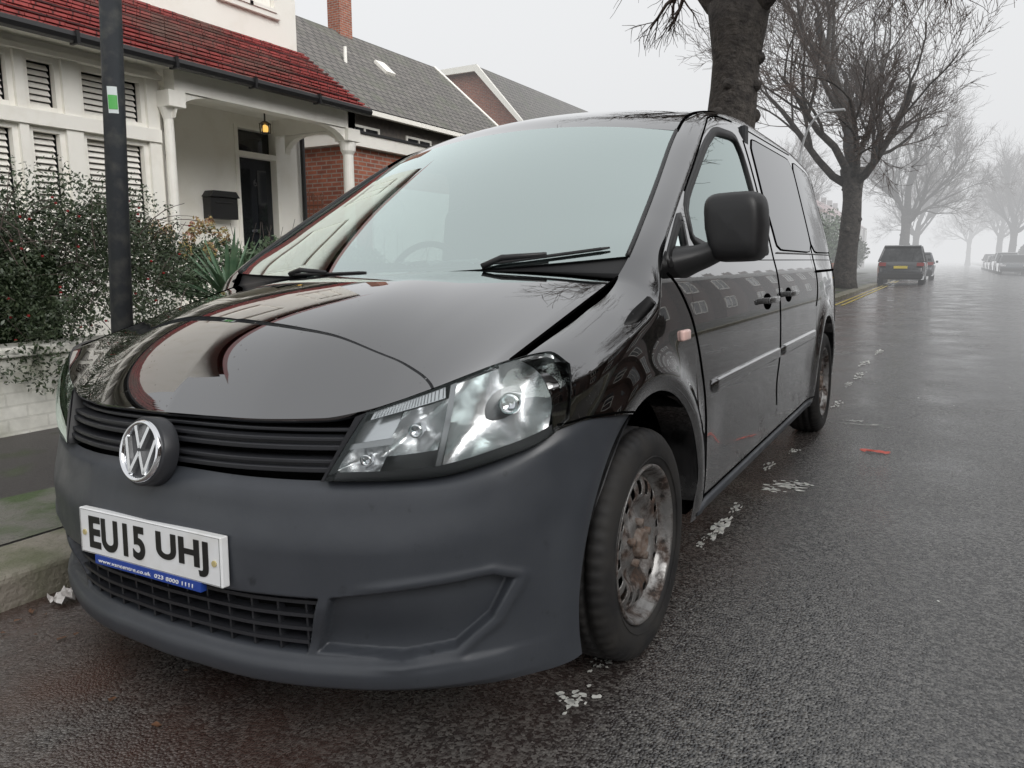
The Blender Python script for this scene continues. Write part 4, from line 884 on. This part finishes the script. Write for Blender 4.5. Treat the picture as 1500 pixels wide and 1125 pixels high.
# ---------------------------------------------------------------- trees
def make_tree(trunk_h,tr,height,spread,seed,limbs=6,lev=4,dens=1.0,twr=.006,el=(.55,1.15),ratio=(.42,.6),leader=False,up=.10,ang=(.45,.95),droop=0):
    r=random.Random(seed); T=MB(); TW=MB()
    pts=[]; rad=[]
    for k in range(13):
        t=k/12; pts.append(V((.05*math.sin(t*5+seed),.04*math.cos(t*4),t*trunk_h))); rad.append(tr*(1.0+.45*math.exp(-t*9)-.16*t+ (.30*math.exp(-((t-1)/.12)**2))+.03*math.sin(t*17+seed)))
    T.tube(pts,rad,20)
    top=pts[-1]
    def grow(p,d,L,rd,lv):
        n=6 if lv<2 else 4; pp=[p]; rr=[rd]; 
        for k in range(n):
            j=.13 if lv<2 else .12; d=(d+V((r.gauss(0,j),r.gauss(0,j),r.gauss(0,j)+(up if lv<3 else up*.6)-(droop if lv>=2 else 0)))).normalized(); pp.append(pp[-1]+d*L/n); rr.append(max(rd*(1-.60*(k+1)/n),twr*.5))
        (T if lv<2 else TW).tube(pp,rr,10 if lv==0 else (7 if lv==1 else (4 if lv==2 else 3)),lv<1)
        if lv<lev:
            m=int((6 if lv==0 else 6 if lv==1 else 5)*dens+.5)
            for c in range(m):
                t=r.uniform(.25,1.0); k=min(n-1,int(t*n)); q=pp[k].lerp(pp[k+1],t*n-k); dd=(pp[k+1]-pp[k]).normalized(); ax=dd.orthogonal(); ax.rotate(Matrix.Rotation(r.uniform(0,6.28),3,dd)); an=r.uniform(*ang); nd=(dd*math.cos(an)+ax.normalized()*math.sin(an)).normalized()
                grow(q,nd,L*r.uniform(.48,.70),max(rr[k]*r.uniform(.42,.6),twr),lv+1)
    for i in range(limbs):
        a=2*math.pi*i/limbs+r.uniform(-.35,.35); e=r.uniform(*el); d=V((math.cos(a)*math.cos(e)*spread,math.sin(a)*math.cos(e)*spread,math.sin(e))).normalized()
        grow(top+V((0,0,-tr*(.6 if not leader else 2.2)*r.random())),d,(height-trunk_h)*r.uniform(.48,.62),tr*r.uniform(*ratio),0)
    if leader: grow(top,V((.05,.03,1)).normalized(),(height-trunk_h)*.72,tr*.72,0)
    for k in range(12):
        z=r.uniform(.3,1)*trunk_h; a=r.uniform(0,6.28); q=pts[int(z/trunk_h*12)]+V((math.cos(a),math.sin(a),0))*tr*.8; s=tr*r.uniform(.18,.36); T.tube([q+V((0,0,-s)),q+V((0,0,-s*.5)),q,q+V((0,0,s*.5)),q+V((0,0,s))],[s*.1,s*.8,s,s*.8,s*.1],8)
    return T,TW
def place(name,data,loc,rot=0,scale=1):
    g=empty(name,loc,(0,0,rot)); g.scale=(scale,)*3
    for nm,me in data:
        o=bpy.data.objects.new(nm,me); sc.collection.objects.link(o); o.parent=g
    return g
def tree_data(**k):
    T,TW=make_tree(**k); a=T.build('trunk',bark,None,True); c=TW.build('branches',twigm,None,True); d=[('trunk',a.data),('branches',c.data)]
    for o in(a,c): bpy.data.objects.remove(o)
    return d
tA=tree_data(trunk_h=4.85,tr=.40,height=10.5,spread=1.25,seed=3,limbs=5,lev=4,dens=.9,ratio=(.55,.72),el=(.6,1.05),twr=.007,droop=.16)
tB=tree_data(trunk_h=4.2,tr=.36,height=11.8,spread=.85,seed=11,limbs=8,lev=4,dens=1.05,twr=.009,el=(.6,1.1),leader=True,up=.07,ang=(.35,.80),ratio=(.30,.45))
place('bare_tree',tA,(-3.1,12.2,0),.6)
place('bare_tree',tB,(-3.15,29.6,0),.2)
place('bare_tree',tB,(-3.15,69,0),2.2,1.08); place('bare_tree',tB,(-3.2,96,0),4,1); place('bare_tree',tB,(6.3,105,0),1,1.1); place('bare_tree',tB,(6.3,130,0),3,1.15); place('bare_tree',tB,(3.2,165,0),5,1.1)
place('bare_tree',tB,(6.3,20,0),1.2,1); place('bare_tree',tB,(6.6,4,0),2.9,.9); place('bare_tree',tB,(6.3,-12,0),2.2,1); place('bare_tree',tB,(-12,62,0),3.3,.8)
print('done')
